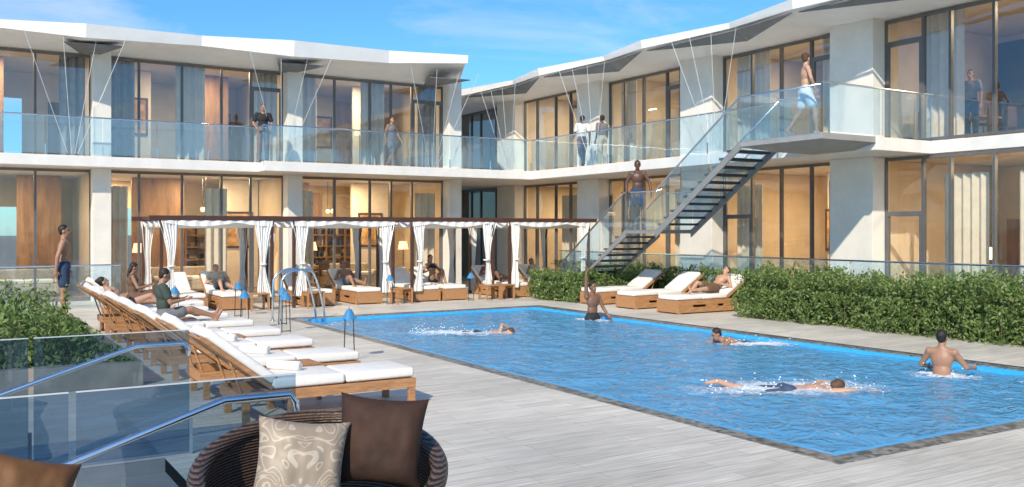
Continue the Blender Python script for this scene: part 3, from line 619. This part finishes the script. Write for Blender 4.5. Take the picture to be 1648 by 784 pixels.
# ---------------- buildings
def window(bld,fix,a,b,z0,z1,axis,trans,glass):
    fr=MB(); w=.034; dpt=.05
    def bx(mb,p,q,zz0,zz1,dd):
        if axis=='x': mb.box(p,q,fix-dd,fix+dd,zz0,zz1)
        else: mb.box(fix-dd,fix+dd,p,q,zz0,zz1)
    bx(fr,a+.003,a+w,z0,z1,dpt); bx(fr,b-w,b-.003,z0,z1,dpt); bx(fr,a+w,b-w,z0,z0+.07,dpt-.004); bx(fr,a+w,b-w,z1-.08,z1,dpt-.004)
    if trans:
        bx(fr,a+w,b-w,z0+2.4,z0+2.52,dpt-.004)
        bx(fr,a+w,a+w+.07,z0+.07,z0+2.4,dpt-.008); bx(fr,b-w-.07,b-w,z0+.07,z0+2.4,dpt-.008)
    f=fr.obj("window",M_alu,bld)
    g=MB(); 
    if axis=='x': g.add([(a+w,fix,z0+.07),(b-w,fix,z0+.07),(b-w,fix,z1-.08),(a+w,fix,z1-.08)],[(0,1,2,3)])
    else: g.add([(fix,a+w,z0+.07),(fix,a+w,z1-.08),(fix,b-w,z1-.08),(fix,b-w,z0+.07)],[(0,1,2,3)])
    g.obj("glass_pane",glass,f)
    return f
def sheer(bld,fix,a,b,z0,z1,axis,mat):
    m=MB()
    def fn(u,v):
        p=a+(b-a)*u; q=fix+.05*math.sin(u*math.pi*2*max(3,int((b-a)*5))); z=z0+(z1-z0)*v
        return (p,q,z) if axis=='x' else (q,p,z)
    m.grid(fn,60,2); m.obj("curtain",mat,bld,smooth=True)
M_curt=pm("room_curtain",(.70,.62,.50),.9,var=.08)
M_curd=pm("room_curtain_grey",(.30,.29,.28),.9,var=.2)
HW=7.2
def canopy(bld,axis,front,back,far,stations,sgn,endx=None):
    m=MB(); rows=[]
    for j,(pos,off,zb,zt) in enumerate(stations):
        f=front+sgn*off; pf=pos if not(endx and j==len(stations)-1) else endx
        def Q(q,z,pp=pos): return (pp,q,z) if axis=='x' else (q,pp,z)
        rows.append([Q(back,HW+.1),Q(f+sgn*.25,zb-.02,pf),Q(f,zb,pf),Q(f-sgn*0.04,zt,pf),Q(back,zt+.12),Q(far,8.0)])
    vs=[p for r in rows for p in r]; fs=[]
    for i in range(len(rows)-1):
        for k in range(5):
            a=i*6+k; fs.append((a,a+1,a+7,a+6))
    fs.append((0,1,2,3,4)); o=(len(rows)-1)*6; fs.append((o+4,o+3,o+2,o+1,o))
    m.add(vs,fs); m.obj("roof_canopy",M_white,bld)
def rods(bld,cols,axis,base,front,sgn):
    for c in cols:
        for dx in(-1.3,-.35,.5,1.25):
            m=MB()
            p0=(c+.1*dx,base,Z2+.05); p1=(c+dx,front,7.46)
            if axis=='y': p0=(p0[1],p0[0],p0[2]); p1=(p1[1],p1[0],p1[2])
            m.cyl(p0,p1,.008,n=6); m.obj("tension_rod",M_rod,bld)
def shade(bld,P3):
    m=MB(); P3=[V(p) for p in P3]; dn=V((0,0,-.03)); k=len(P3)
    m.add(P3+[p+dn for p in P3],[tuple(range(k)),tuple(range(2*k-1,k-1,-1))]+[(i,i+k,(i+1)%k+k,(i+1)%k) for i in range(k)]); m.obj("shade_panel",M_grey,bld)
# left building
LB=thing("apartment_building",(4,29.3,0),"two storey white apartment building with glass front and balcony","building")
cols=[-2.0,3.85,9.65,15.55]; FY=29.85
m=MB(); m.box(-8,8.2,28.6,36.5,3.9,Z2); m.box(8.203,17.8,27.8,36.5,3.9,Z2); m.obj("balcony_slab",M_slab,LB,bevel=.01)
m=MB(); m.box(-8,15.85,29.92,36.5,7.6,7.68); m.obj("roof_slab",M_ceil,LB)
for c in cols:
    for z0,z1 in((0,3.897),(Z2+.003,7.45)):
        m=MB(); m.box(c-.25,c+.25,29.3,29.95,z0,z1); m.obj("column",M_conc,LB,bevel=.01)
for i,c in enumerate(cols[1:]):
    for z0,z1 in((.01,3.89),(4.21,7.59)):
        m=MB(); 
        if i<2: m.box(c-.06,c+.06,30.0,36.3,z0,z1)
        else: m.box(15.56,15.84,29.96,36.3,z0,z1)
        m.obj("partition_wall",M_beige if z0<1 else M_room2,LB)
m=MB(); 
for a,b in((-8,.8),(2.2,5.0),(6.4,11),(12.4,15.5)): m.box(a,b,36.31,36.49,4.21,7.59)
m.box(.8,2.2,36.31,36.49,6.7,7.59); m.box(5,6.4,36.31,36.49,6.7,7.59); m.box(11,12.4,36.31,36.49,6.7,7.59); m.obj("back_wall",M_room2,LB)
m=MB()
for a,b in((-8,.6),(3.2,5.2),(6.4,15.8)): m.box(a,b,36.31,36.49,.01,3.89)
m.box(.6,3.2,36.31,36.49,2.9,3.89); m.box(5.2,6.4,36.31,36.49,2.9,3.89); m.obj("back_wall",M_beige,LB)
m=MB()
m.box(-8,15.8,30,36.3,.004,.02); m.box(-8,15.8,30,36.3,Z2+.003,Z2+.015); m.obj("room_floor",M_floor,LB)
def bay(bld,axis,fix,a,b,n,seed=0):
    R=random.Random(seed); ws=[R.uniform(.75,1.3) for _ in range(n)]; ws=[w_*(b-a)/sum(ws) for w_ in ws]; p=a
    dU=R.choice((0,n-1)); dL=R.choice((0,n-1))
    for i in range(n):
        window(bld,fix,p,p+ws[i],Z2+.02,HW+.08,axis,i==dU,M_glassw)
        window(bld,fix,p,p+ws[i],.03,3.88,axis,i==dL,M_glassl); p+=ws[i]
bay(LB,'x',FY,-1.75,3.6,4,3); bay(LB,'x',FY,4.1,9.4,5,1); bay(LB,'x',FY,9.9,15.3,5,2)
for a,b,z,mt in((4.15,4.9,4.22,M_curd),(8.5,9.35,4.22,M_curt),(9.95,10.7,4.22,M_curt),(12.3,13.2,4.22,M_curt),(14.5,15.25,4.22,M_curd),(4.15,4.7,.03,M_curt),(9.9,10.6,.03,M_curt),(2.8,3.5,4.22,M_curd),(-1,0.6,4.22,M_curt),(6.1,7.0,4.22,M_curt),(7.0,7.7,.03,M_curt),(14.4,15.2,.03,M_curt)): sheer(LB,30.25,a,b,z,z+3.4,'x',mt)
st_=[]
pts=[-8,-5,-2.0,.9,3.2,6.4,9.0,12.4,15.95]
for i,p in enumerate(pts):
    low=(i%2==0); zt=7.62+.028*max(0,p)
    st_.append((p,0 if low else .6,7.30+.01*max(0,p) if low else 7.48+.01*max(0,p),zt+(.0 if low else .04)))
st_[-1]=(15.95,-.25,7.70,7.96)
canopy(LB,'x',27.45,29.9,36.5,st_,1,endx=14.9)
for c in (3.5,9.4,14.6):
    shade(LB,[(c-.8,27.80,7.24),(c+.7,27.76,7.26),(c+.25,29.5,7.26),(c-.2,29.5,7.26)])
rods(LB,[3.0,9.0,14.3],'x',28.6,27.6,1)
# right building
RB=thing("apartment_building",(19.4,18,0),"two storey white apartment building with wide columns and folded roof","building")
GX=19.9
m=MB(); m.box(17.803,27,13.4,44,3.9,Z2); m.box(19.82,27,-4,13.397,3.9,Z2); m.obj("balcony_slab",M_slab,RB,bevel=.01)
m=MB(); m.box(19.95,27,-4,44,7.6,7.68); m.obj("roof_slab",M_ceil,RB)
rc=[(14.7,16.0),(20.3,21.7),(25.9,27.2),(31.5,32.9),(37.1,38.5),(9.1,9.4),(3.5,4.9)]
for a,b in rc:
    for z0,z1 in((0,3.897),(Z2+.003,7.45)):
        m=MB(); m.box(19.4 if a>13 else 19.8,20.05,a,b,z0,z1); m.obj("column",M_conc,RB,bevel=.01)
for yy in(15.3,21,26.5,32.2,37.8,9.25): 
    for z0,z1 in((.01,3.89),(4.21,7.59)): m=MB(); m.box(20.1,25.59,yy-.06,yy+.06,z0,z1); m.obj("partition_wall",M_beige if z0<1 else M_room2,RB)
m=MB(); m.box(25.6,25.8,-4,44,4.21,7.59); m.obj("back_wall",M_room2,RB)
m=MB(); m.box(25.6,25.8,-4,44,.01,3.89); m.obj("back_wall",M_beige,RB)
m=MB(); m.box(20,25.6,-4,44,.004,.02); m.box(20,25.6,-4,44,Z2+.003,Z2+.015); m.obj("room_floor",M_floor,RB)
R=random.Random(11)
M_dk=pm("dark_panel",(.09,.06,.045),.4,var=.2); M_lt=pm("light_panel",(.75,.68,.58),.6,var=.05)
def wpanel(x0,x1,y0,y1,z0,z1,mt,b): m=MB(); m.box(x0,x1,y0,y1,z0,z1); m.obj("wall_panel",mt,b)
for y in(16.0,17.4,22.0,24.6,27.4,30.2,33,10.0,12.6,14.1):
    wpanel(25.5,25.597,y,y+R.uniform(.8,1.3),.03,R.choice((2.4,3.6)),R.choice((M_roomw,M_roomw,M_dk,M_lt)),RB)
    wpanel(25.5,25.597,y+.3,y+R.uniform(1.0,1.6),4.23,R.choice((6.6,7.4)),R.choice((M_roomw,M_dk,M_lt)),RB)
for x in(-.9,4.2,8.6,10.2,12.2,14.6):
    wpanel(x,x+R.uniform(.7,1.3),36.2,36.307,.03,R.choice((2.4,3.6)),R.choice((M_roomw,M_lt,M_dk)),LB)
for x in(3.0,8.4,9.9,13.6):
    wpanel(x,x+R.uniform(.7,1.1),36.2,36.307,4.23,R.choice((6.6,7.4)),R.choice((M_roomw,M_dk,M_lt)),LB)
def inner(b,x0,x1,y0,y1,z0,z1,mt): m=MB(); m.box(x0,x1,y0,y1,z0,z1); m.obj("inner_wall",mt,b)
for x0,x1,z,mt in((5.3,7.0,.03,M_roomw),(8.2,9.55,.03,M_lt),(10.6,11.6,.03,M_roomw),(13.1,14.6,.03,M_lt),(-.6,.4,.03,M_lt),(1.9,3.2,.03,M_roomw),
    (4.8,6.0,4.22,M_lt),(7.6,8.6,4.22,M_roomw),(10.9,12.0,4.22,M_lt),(13.2,14.4,4.22,M_lt),(.3,1.5,4.22,M_roomw)):
    inner(LB,x0,x1,33.0+(x0%1),33.12+(x0%1),z,z+(3.84 if z<1 else 3.36),mt)
for y0,y1,z,mt in((16.6,17.5,.03,M_roomw),(18.4,19.3,.03,M_lt),(22.2,23.0,.03,M_lt),(24,25.2,.03,M_roomw),(28,29.2,.03,M_roomw),(10.4,11.2,.03,M_lt),(12.5,13.2,.03,M_roomw),
    (16.5,17.6,4.22,M_lt),(18.6,19.4,4.22,M_roomw),(22.4,23.4,4.22,M_lt),(24.6,25.4,4.22,M_lt),(28,29.2,4.22,M_roomw),(10.2,11.0,4.22,M_lt),(12.2,12.8,4.22,M_roomw)):
    inner(RB,22.9+(y0%1),23.02+(y0%1),y0,y1,z,z+(3.84 if z<1 else 3.36),mt)
bay(RB,'y',GX,16.0,20.3,4,5); bay(RB,'y',GX,21.7,25.9,4,6); bay(RB,'y',GX,27.2,31.5,4,7); bay(RB,'y',GX,32.9,37.1,4,8)
for a,b,tr in((13.65,14.7,True),(12.95,13.65,False),(11.9,12.95,False),(10.6,11.9,False),(9.4,10.6,False)):
    window(RB,GX,a,b,Z2+.02,HW+.08,'y',tr,M_glassw); window(RB,GX,a,b,.03,3.88,'y',tr,M_glassl)
for a,b,z,mt in((16.1,16.8,.03,M_curd),(19.2,20.2,.03,M_curt),(22,23,.03,M_curt),(24.8,25.8,.03,M_roomw),(28,29.5,.03,M_curt),(16.2,17.0,4.22,M_curt),(18.9,20.2,4.22,M_curt),(22,22.8,4.22,M_curd),(25,25.8,4.22,M_curt),(27.4,28.4,4.22,M_curt),(10,11.6,.03,M_curt),(12.3,13.4,.03,M_curt),(12.9,14.0,4.22,M_curt),(9.6,10.4,4.22,M_curd)): sheer(RB,20.35,a,b,z,z+3.4,'y',mt)
pts=[(-4,1),(.9,0),(3.7,1),(6.5,0),(9.7,1),(12.5,0),(15.35,1),(18.2,0),(21,1),(23.8,0),(26.5,1),(29.4,0),(32.2,1),(35,0),(37.8,1),(43,0)]
canopy(RB,'y',17.3,19.9,27,[(p,0 if q else .75,7.40 if q else 7.55,7.64 if q else 7.70) for p,q in pts],1)
for a,b in((3.7,9.7),(9.7,15.35),(15.35,21),(21,26.5),(26.5,32.2)):
    mid=a+(b-a)*.45; shade(RB,[(17.3,a,7.34),(18.4,mid,7.22),(17.5,b,7.37),(17.95,mid,7.46)])
rods(RB,[18.6,24.2,29.5],'y',17.9,17.4,1)
# furniture in rooms
def sofa(x,y,rz,mat,lab,z=.02):
    t=thing("sofa",(x,y,z),lab,"sofa",rz,"sofas inside the rooms"); m=MB(); m.box(-1,1,-.45,.45,.1,.42); m.box(-1,1,.25,.45,.421,.85); m.box(-1,-.82,-.45,.249,.421,.62); m.box(.82,1,-.45,.249,.421,.62)
    m.obj("frame",mat,t,local=True,bevel=.05,smooth=False)
    for a,b in((-.8,-.01),(.01,.8)): m=MB(); m.box(a,b,-.44,.24,.422,.55); m.obj("cushion",M_cush,t,local=True,bevel=.04)
for x,y,rz in((6.5,31.9,0),(12.5,31.9,0),(2,32.2,0),(21.8,18.2,-R90),(21.8,11.6,-R90),(21.8,24,-R90)): sofa(x,y,rz,CL['beige'],"beige sofa with white cushions behind the window")
def shelf(x,y,z,rz):
    t=thing("bookshelf",(x,y,z),"tall wooden bookshelf against the room wall","bookshelf",rz,"bookshelves inside the rooms"); m=MB()
    for k in range(6): m.box(-1.2,1.2,-.18,.18,.05+.45*k,.09+.45*k)
    for k in range(4): m.box(-1.24+.8*k,-1.2+.8*k+.03,-.178,.178,0,2.4)
    m.obj("frame",M_roomw,t,local=True)
    for c in('beige','brown','blue'):
        m=MB()
        for k in range(5):
            for q in range(8):
                if random.random()<.5: xx=-1.1+random.random()*2.1; hh=random.uniform(.15,.33); m.box(xx,xx+random.uniform(.04,.2),-.12,.1,.092+.45*k,.092+.45*k+hh)
        m.obj("books",CL[c],t,local=True)
for x,y,z,rz in((8,36,.02,0),(13.5,36,.02,0),(25.3,18.9,.02,R90),(25.3,23.5,.02,R90),(25.3,29.0,.02,R90),(25.3,18,Z2+.02,R90),(9.9+1.5,35.9,Z2+.02,0)): shelf(x,y,z,rz)
M_art=pm("canvas_paint",(.5,.3,.12),.7,var=.7,scale=3)
def picture(loc,axis):
    t=thing("framed_picture",loc,"framed abstract picture hanging on the room wall","picture",group="framed pictures in the rooms"); x,y,z=loc
    for nm,e,k,mt in(("frame",.0,.03,M_woodd),("canvas",.08,.035,M_art)):
        m=MB()
        if axis=='y': m.box(x-k,x-(0 if nm=="frame" else .031),y-.5+e,y+.5-e,z-.65+e,z+.65-e)
        else: m.box(x-.5+e,x+.5-e,y-k,y-(0 if nm=="frame" else .031),z-.65+e,z+.65-e)
        m.obj(nm,mt,t)
picture((25.58,15.7,1.9),'y'); picture((25.58,26.2,2.0),'y'); picture((25.58,12.1,2.0),'y'); picture((25.58,19.8,6.2),'y')
picture((11.6,36.29,2.1),'x'); picture((7.6,36.29,2.0),'x'); picture((8.1,36.29,6.0),'x'); picture((13.0,36.29,6.1),'x')
picture((8.85,33.19,2.1),'x'); picture((13.85,33.09,2.1),'x'); picture((5.4,33.79,6.0),'x'); picture((23.28,18.85,2.1),'y')
M_glow=pm("lamp_glow",(1,.76,.48),.5,var=.02,emit=1.3)
def flamp(x,y,z):
    t=thing("floor_lamp",(x,y,z),"lit floor lamp with warm fabric shade in a room","floor lamp",group="lit floor lamps in the rooms"); m=MB(); m.cyl((x,y,z),(x,y,z+.03),.16,n=18); m.cyl((x,y,z),(x,y,z+1.4),.014,n=8); m.obj("stand",M_darkmetal,t)
    m=MB(); m.cyl((x,y,z+1.35),(x,y,z+1.65),.2,.14,n=18,cap=False); m.obj("lamp_shade",M_glow,t,smooth=True)
for p in((5.2,31.4,.02),(11.0,31.6,.02),(14.6,31.7,.02),(.6,31.5,.02),(21.6,16.6,.02),(21.9,13.3,.02),(21.8,28,.02),(12.9,31.8,Z2+.02),(21.8,11.5,Z2+.02)): flamp(*p)
def pend(x,y,zt,n):
    for i in range(n):
        t=thing("pendant_lamp",(x,y+i*.5,zt),"small lit pendant lamp hanging from the ceiling","pendant lamp",group="lit pendant lamps in the rooms"); yy=y+i*.5
        m=MB(); m.cyl((x,yy,zt-1.0),(x,yy,zt),.008,n=6); m.obj("cord",M_darkmetal,t); m=MB(); m.ell((x,yy,zt-1.1),(.08,.08,.08)); m.obj("globe",M_glow,t,smooth=True)
pend(7.4,31.8,3.88,2); pend(12.0,32.2,3.88,2); pend(22.6,22.2,3.88,2); pend(22.6,10.3,3.88,2)
def table_set(x,y,z):
    t=thing("dining_table",(x,y,z),"wooden dining table standing inside a room","table",group="dining tables in the rooms"); m=MB(); m.box(x-.8,x+.8,y-.45,y+.45,z+.70,z+.75); m.obj("table_top",M_roomw,t)
    for sx in(-.7,.7):
        for sy in(-.35,.35): m=MB(); m.cyl((x+sx,y+sy,z),(x+sx,y+sy,z+.70),.025,n=8); m.obj("leg",M_darkmetal,t)
    for sx in(-.4,.4):
        for sy in(-.75,.75):
            c=thing("dining_chair",(x+sx,y+sy,z),"dark dining chair at a wooden table","chair",group="dining chairs in the rooms"); q=1 if sy>0 else -1
            m=MB(); m.box(x+sx-.21,x+sx+.21,y+sy-.2,y+sy+.2,z+.43,z+.47); m.obj("seat",M_dk,c); m=MB(); m.box(x+sx-.2,x+sx+.2,y+sy+q*.18-.02,y+sy+q*.18+.02,z+.471,z+.92); m.obj("backrest",M_dk,c)
            for ax in(-.18,.18):
                for ay in(-.17,.17): m=MB(); m.cyl((x+sx+ax,y+sy+ay,z),(x+sx+ax,y+sy+ay,z+.43),.014,n=6); m.obj("leg",M_dk,c)
table_set(12.0,32.9,.02); table_set(22.0,21.9+1,.02); table_set(22.0,13.9,Z2+.02)
def area(loc,sx,sy,e,col):
    l=bpy.data.lights.new("ceiling_light",'AREA'); l.shape='RECTANGLE'; l.size=sx; l.size_y=sy; l.energy=e; l.color=col
    o=bpy.data.objects.new("ceiling_light",l); link(o); o.location=loc; meta(o,"warm recessed ceiling light panel inside a room","light",group="ceiling lights inside the rooms")
warm=(1,.72,.42); wm2=(1,.77,.50)
for x in(1,7.4,12.6): area((x,32.0,3.85),.5,.5,185,warm); area((x,32.2,7.55),.5,.5,200,wm2)
for x in(4.9,11.4): area((x,35.2,3.85),.5,.5,150,warm)
for y in(11.3,18.0,23.4,29.8): area((22,y,3.85),.5,.5,185,warm); area((22,y,7.55),.5,.5,200,wm2)
for y in(17.2,24.8): area((24.8,y,3.85),.5,.5,150,warm)
# ---------------- wicker chair & pillows
def wchair(cx,cy,ang,label):
    t=thing("wicker_armchair",(cx,cy,0),label,"armchair",ang)
    def hgt(th): return .62+.38*max(0,math.cos(th*.5))**1.4
    N_=48; m=MB()
    def rad(z): return .50+.15*min(1,z/.8)
    def sh(u,v,inn):
        th=(u-.5)*2*math.radians(150); z=.04+(hgt(th)-.04)*v; r=rad(z)-(.07 if inn else 0)
        return (math.sin(th)*r,math.cos(th)*r,z)
    m.grid(lambda u,v:sh(u,v,False),N_,12); m.grid(lambda u,v:sh(1-u,v,True),N_,12)
    m.obj("wicker_shell",M_wick,t,local=True,smooth=True)
    pts=[]
    for i in range(N_+1):
        th=(i/N_-.5)*2*math.radians(150); z=hgt(th); r=rad(z)-.035; pts.append((math.sin(th)*r,math.cos(th)*r,z))
    m=MB(); m.tube([(pts[0][0],pts[0][1],.05)]+pts+[(pts[-1][0],pts[-1][1],.05)],.048,12); m.obj("rim",M_wick,t,local=True,smooth=True)
    m=MB(); m.cyl((0,0,.05),(0,0,.42),.48,.5,n=40); m.obj("seat_base",M_wick,t,local=True)
    m=MB(); m.cyl((0,0,.42),(0,0,.62),.52,.52,n=40); m.obj("seat_cushion",M_brown,t,local=True,bevel=.06,smooth=True)
    return t
def pillow(loc,rx,rz,roll,size,mat,label):
    def fn(s):
        def f(u,v):
            a=u*2-1;b=v*2-1; e=(1-abs(a)**2.6)*(1-abs(b)**2.6); th=.13*size/.5*max(0,e)**.5
            pin=1-.10*(1-abs(a)**2)*(abs(b)**4); pin2=1-.10*(1-abs(b)**2)*(abs(a)**4)
            wr=(.020*noise.noise(V((a*2.0,b*2.0,s)))+.010*noise.noise(V((a*5,b*2.5,s+7))))*max(0,e)
            return V((a*size/2*pin2,s*th+wr,b*size/2*pin))
        return f
    m=MB(); m.grid(fn(1),28,28); m.grid(fn(-1),28,28)
    M=Matrix.Translation(loc)@Matrix.Rotation(rz,4,'Z')@Matrix.Rotation(rx,4,'X')@Matrix.Rotation(roll,4,'Y')
    me=m.mesh("throw_pillow"); me.materials.append(mat)
    for p in me.polygons:p.use_smooth=True
    o=bpy.data.objects.new("throw_pillow",me); link(o); o.matrix_world=M; meta(o,label,"pillow")
ca=hd(.36,.93)
wchair(1.66,4.62,ca,"round dark wicker armchair with throw pillows")
def at(px,d,z):
    k=(px-824)/1483; return V((d*(.522+.853*k),d*(.853-.522*k),z))
pillow(at(612,4.85,.99),math.radians(-14),ca-.15,math.radians(5),.47,M_brown,"dark brown velvet pillow in the wicker armchair")
pillow(at(483,4.62,.92),math.radians(-16),ca+.15,math.radians(8),.46,M_dam,"cream pillow with taupe damask scroll pattern")
ot=thing("wicker_ottoman",(.15,4.0,0),"low dark wicker seat with brown cushion","ottoman")
m=MB(); m.box(-.35,.62,3.6,4.5,.04,.55); m.obj("seat_base",M_wick,ot,bevel=.04)
m=MB(); m.box(-.33,.6,3.62,4.48,.553,.68); m.obj("seat_cushion",M_brown,ot,bevel=.05,smooth=True)
pillow(at(30,4.25,.83),math.radians(-20),hd(.1,1)+.3,math.radians(20),.46,M_gold,"golden brown pillow on a wicker seat")
# ---------------- world, sun, camera
Wd=bpy.data.worlds.new("World"); S.world=Wd; Wd.use_nodes=True; nt=Wd.node_tree; N=nt.nodes; L=nt.links
sun_dir=V((-.66,-.58,.60)).normalized()
el=math.asin(sun_dir.z); az=math.atan2(sun_dir.x,sun_dir.y)
sky=N.new("ShaderNodeTexSky"); sky.sky_type='NISHITA'; sky.sun_disc=False; sky.sun_elevation=el; sky.sun_rotation=az; sky.air_density=1.0; sky.dust_density=.3; sky.ozone_density=2.0
tn=N.new("ShaderNodeMix"); tn.data_type='RGBA'; tn.blend_type='MULTIPLY'; tn.inputs["Factor"].default_value=1; tn.inputs["B"].default_value=(.44,.86,1.20,1); L.new(sky.outputs[0],tn.inputs["A"])
tc=N.new("ShaderNodeTexCoord"); mp=N.new("ShaderNodeMapping"); mp.inputs["Scale"].default_value=(1.5,1.5,4); L.new(tc.outputs["Generated"],mp.inputs[0])
nz=N.new("ShaderNodeTexNoise"); nz.inputs["Scale"].default_value=2.0; nz.inputs["Detail"].default_value=9; nz.inputs["Roughness"].default_value=.6; nz.inputs["Distortion"].default_value=.5; L.new(mp.outputs[0],nz.inputs["Vector"])
rp=N.new("ShaderNodeValToRGB"); rp.color_ramp.elements[0].position=.50; rp.color_ramp.elements[1].position=.84; rp.color_ramp.elements[1].color=(.75,.75,.75,1); L.new(nz.outputs["Fac"],rp.inputs[0])
mx=N.new("ShaderNodeMix"); mx.data_type='RGBA'; mx.inputs["B"].default_value=(6.6,6.7,6.8,1); L.new(rp.outputs[0],mx.inputs["Factor"]); L.new(tn.outputs["Result"],mx.inputs["A"])
bg=N["Background"]; L.new(mx.outputs["Result"],bg.inputs["Color"]); bg.inputs["Strength"].default_value=.15
sl=bpy.data.lights.new("sun",'SUN'); sl.energy=4.9; sl.angle=math.radians(1.0); sl.color=(1,.89,.74)
so=bpy.data.objects.new("sun",sl); link(so); so.rotation_euler=sun_dir.to_track_quat('Z','Y').to_euler(); so.location=(0,0,30)
cam=bpy.data.cameras.new("camera"); co=bpy.data.objects.new("camera",cam); link(co); S.camera=co
co.location=(0,0,2.1); co.rotation_euler=(math.pi/2,0,-math.atan2(.522,.853)); cam.sensor_width=36; cam.lens=1483/1648*36; cam.shift_y=-22/1648; cam.clip_end=3000; cam.clip_start=.05
S.view_settings.view_transform='Standard'; S.view_settings.look='None'; S.view_settings.exposure=0
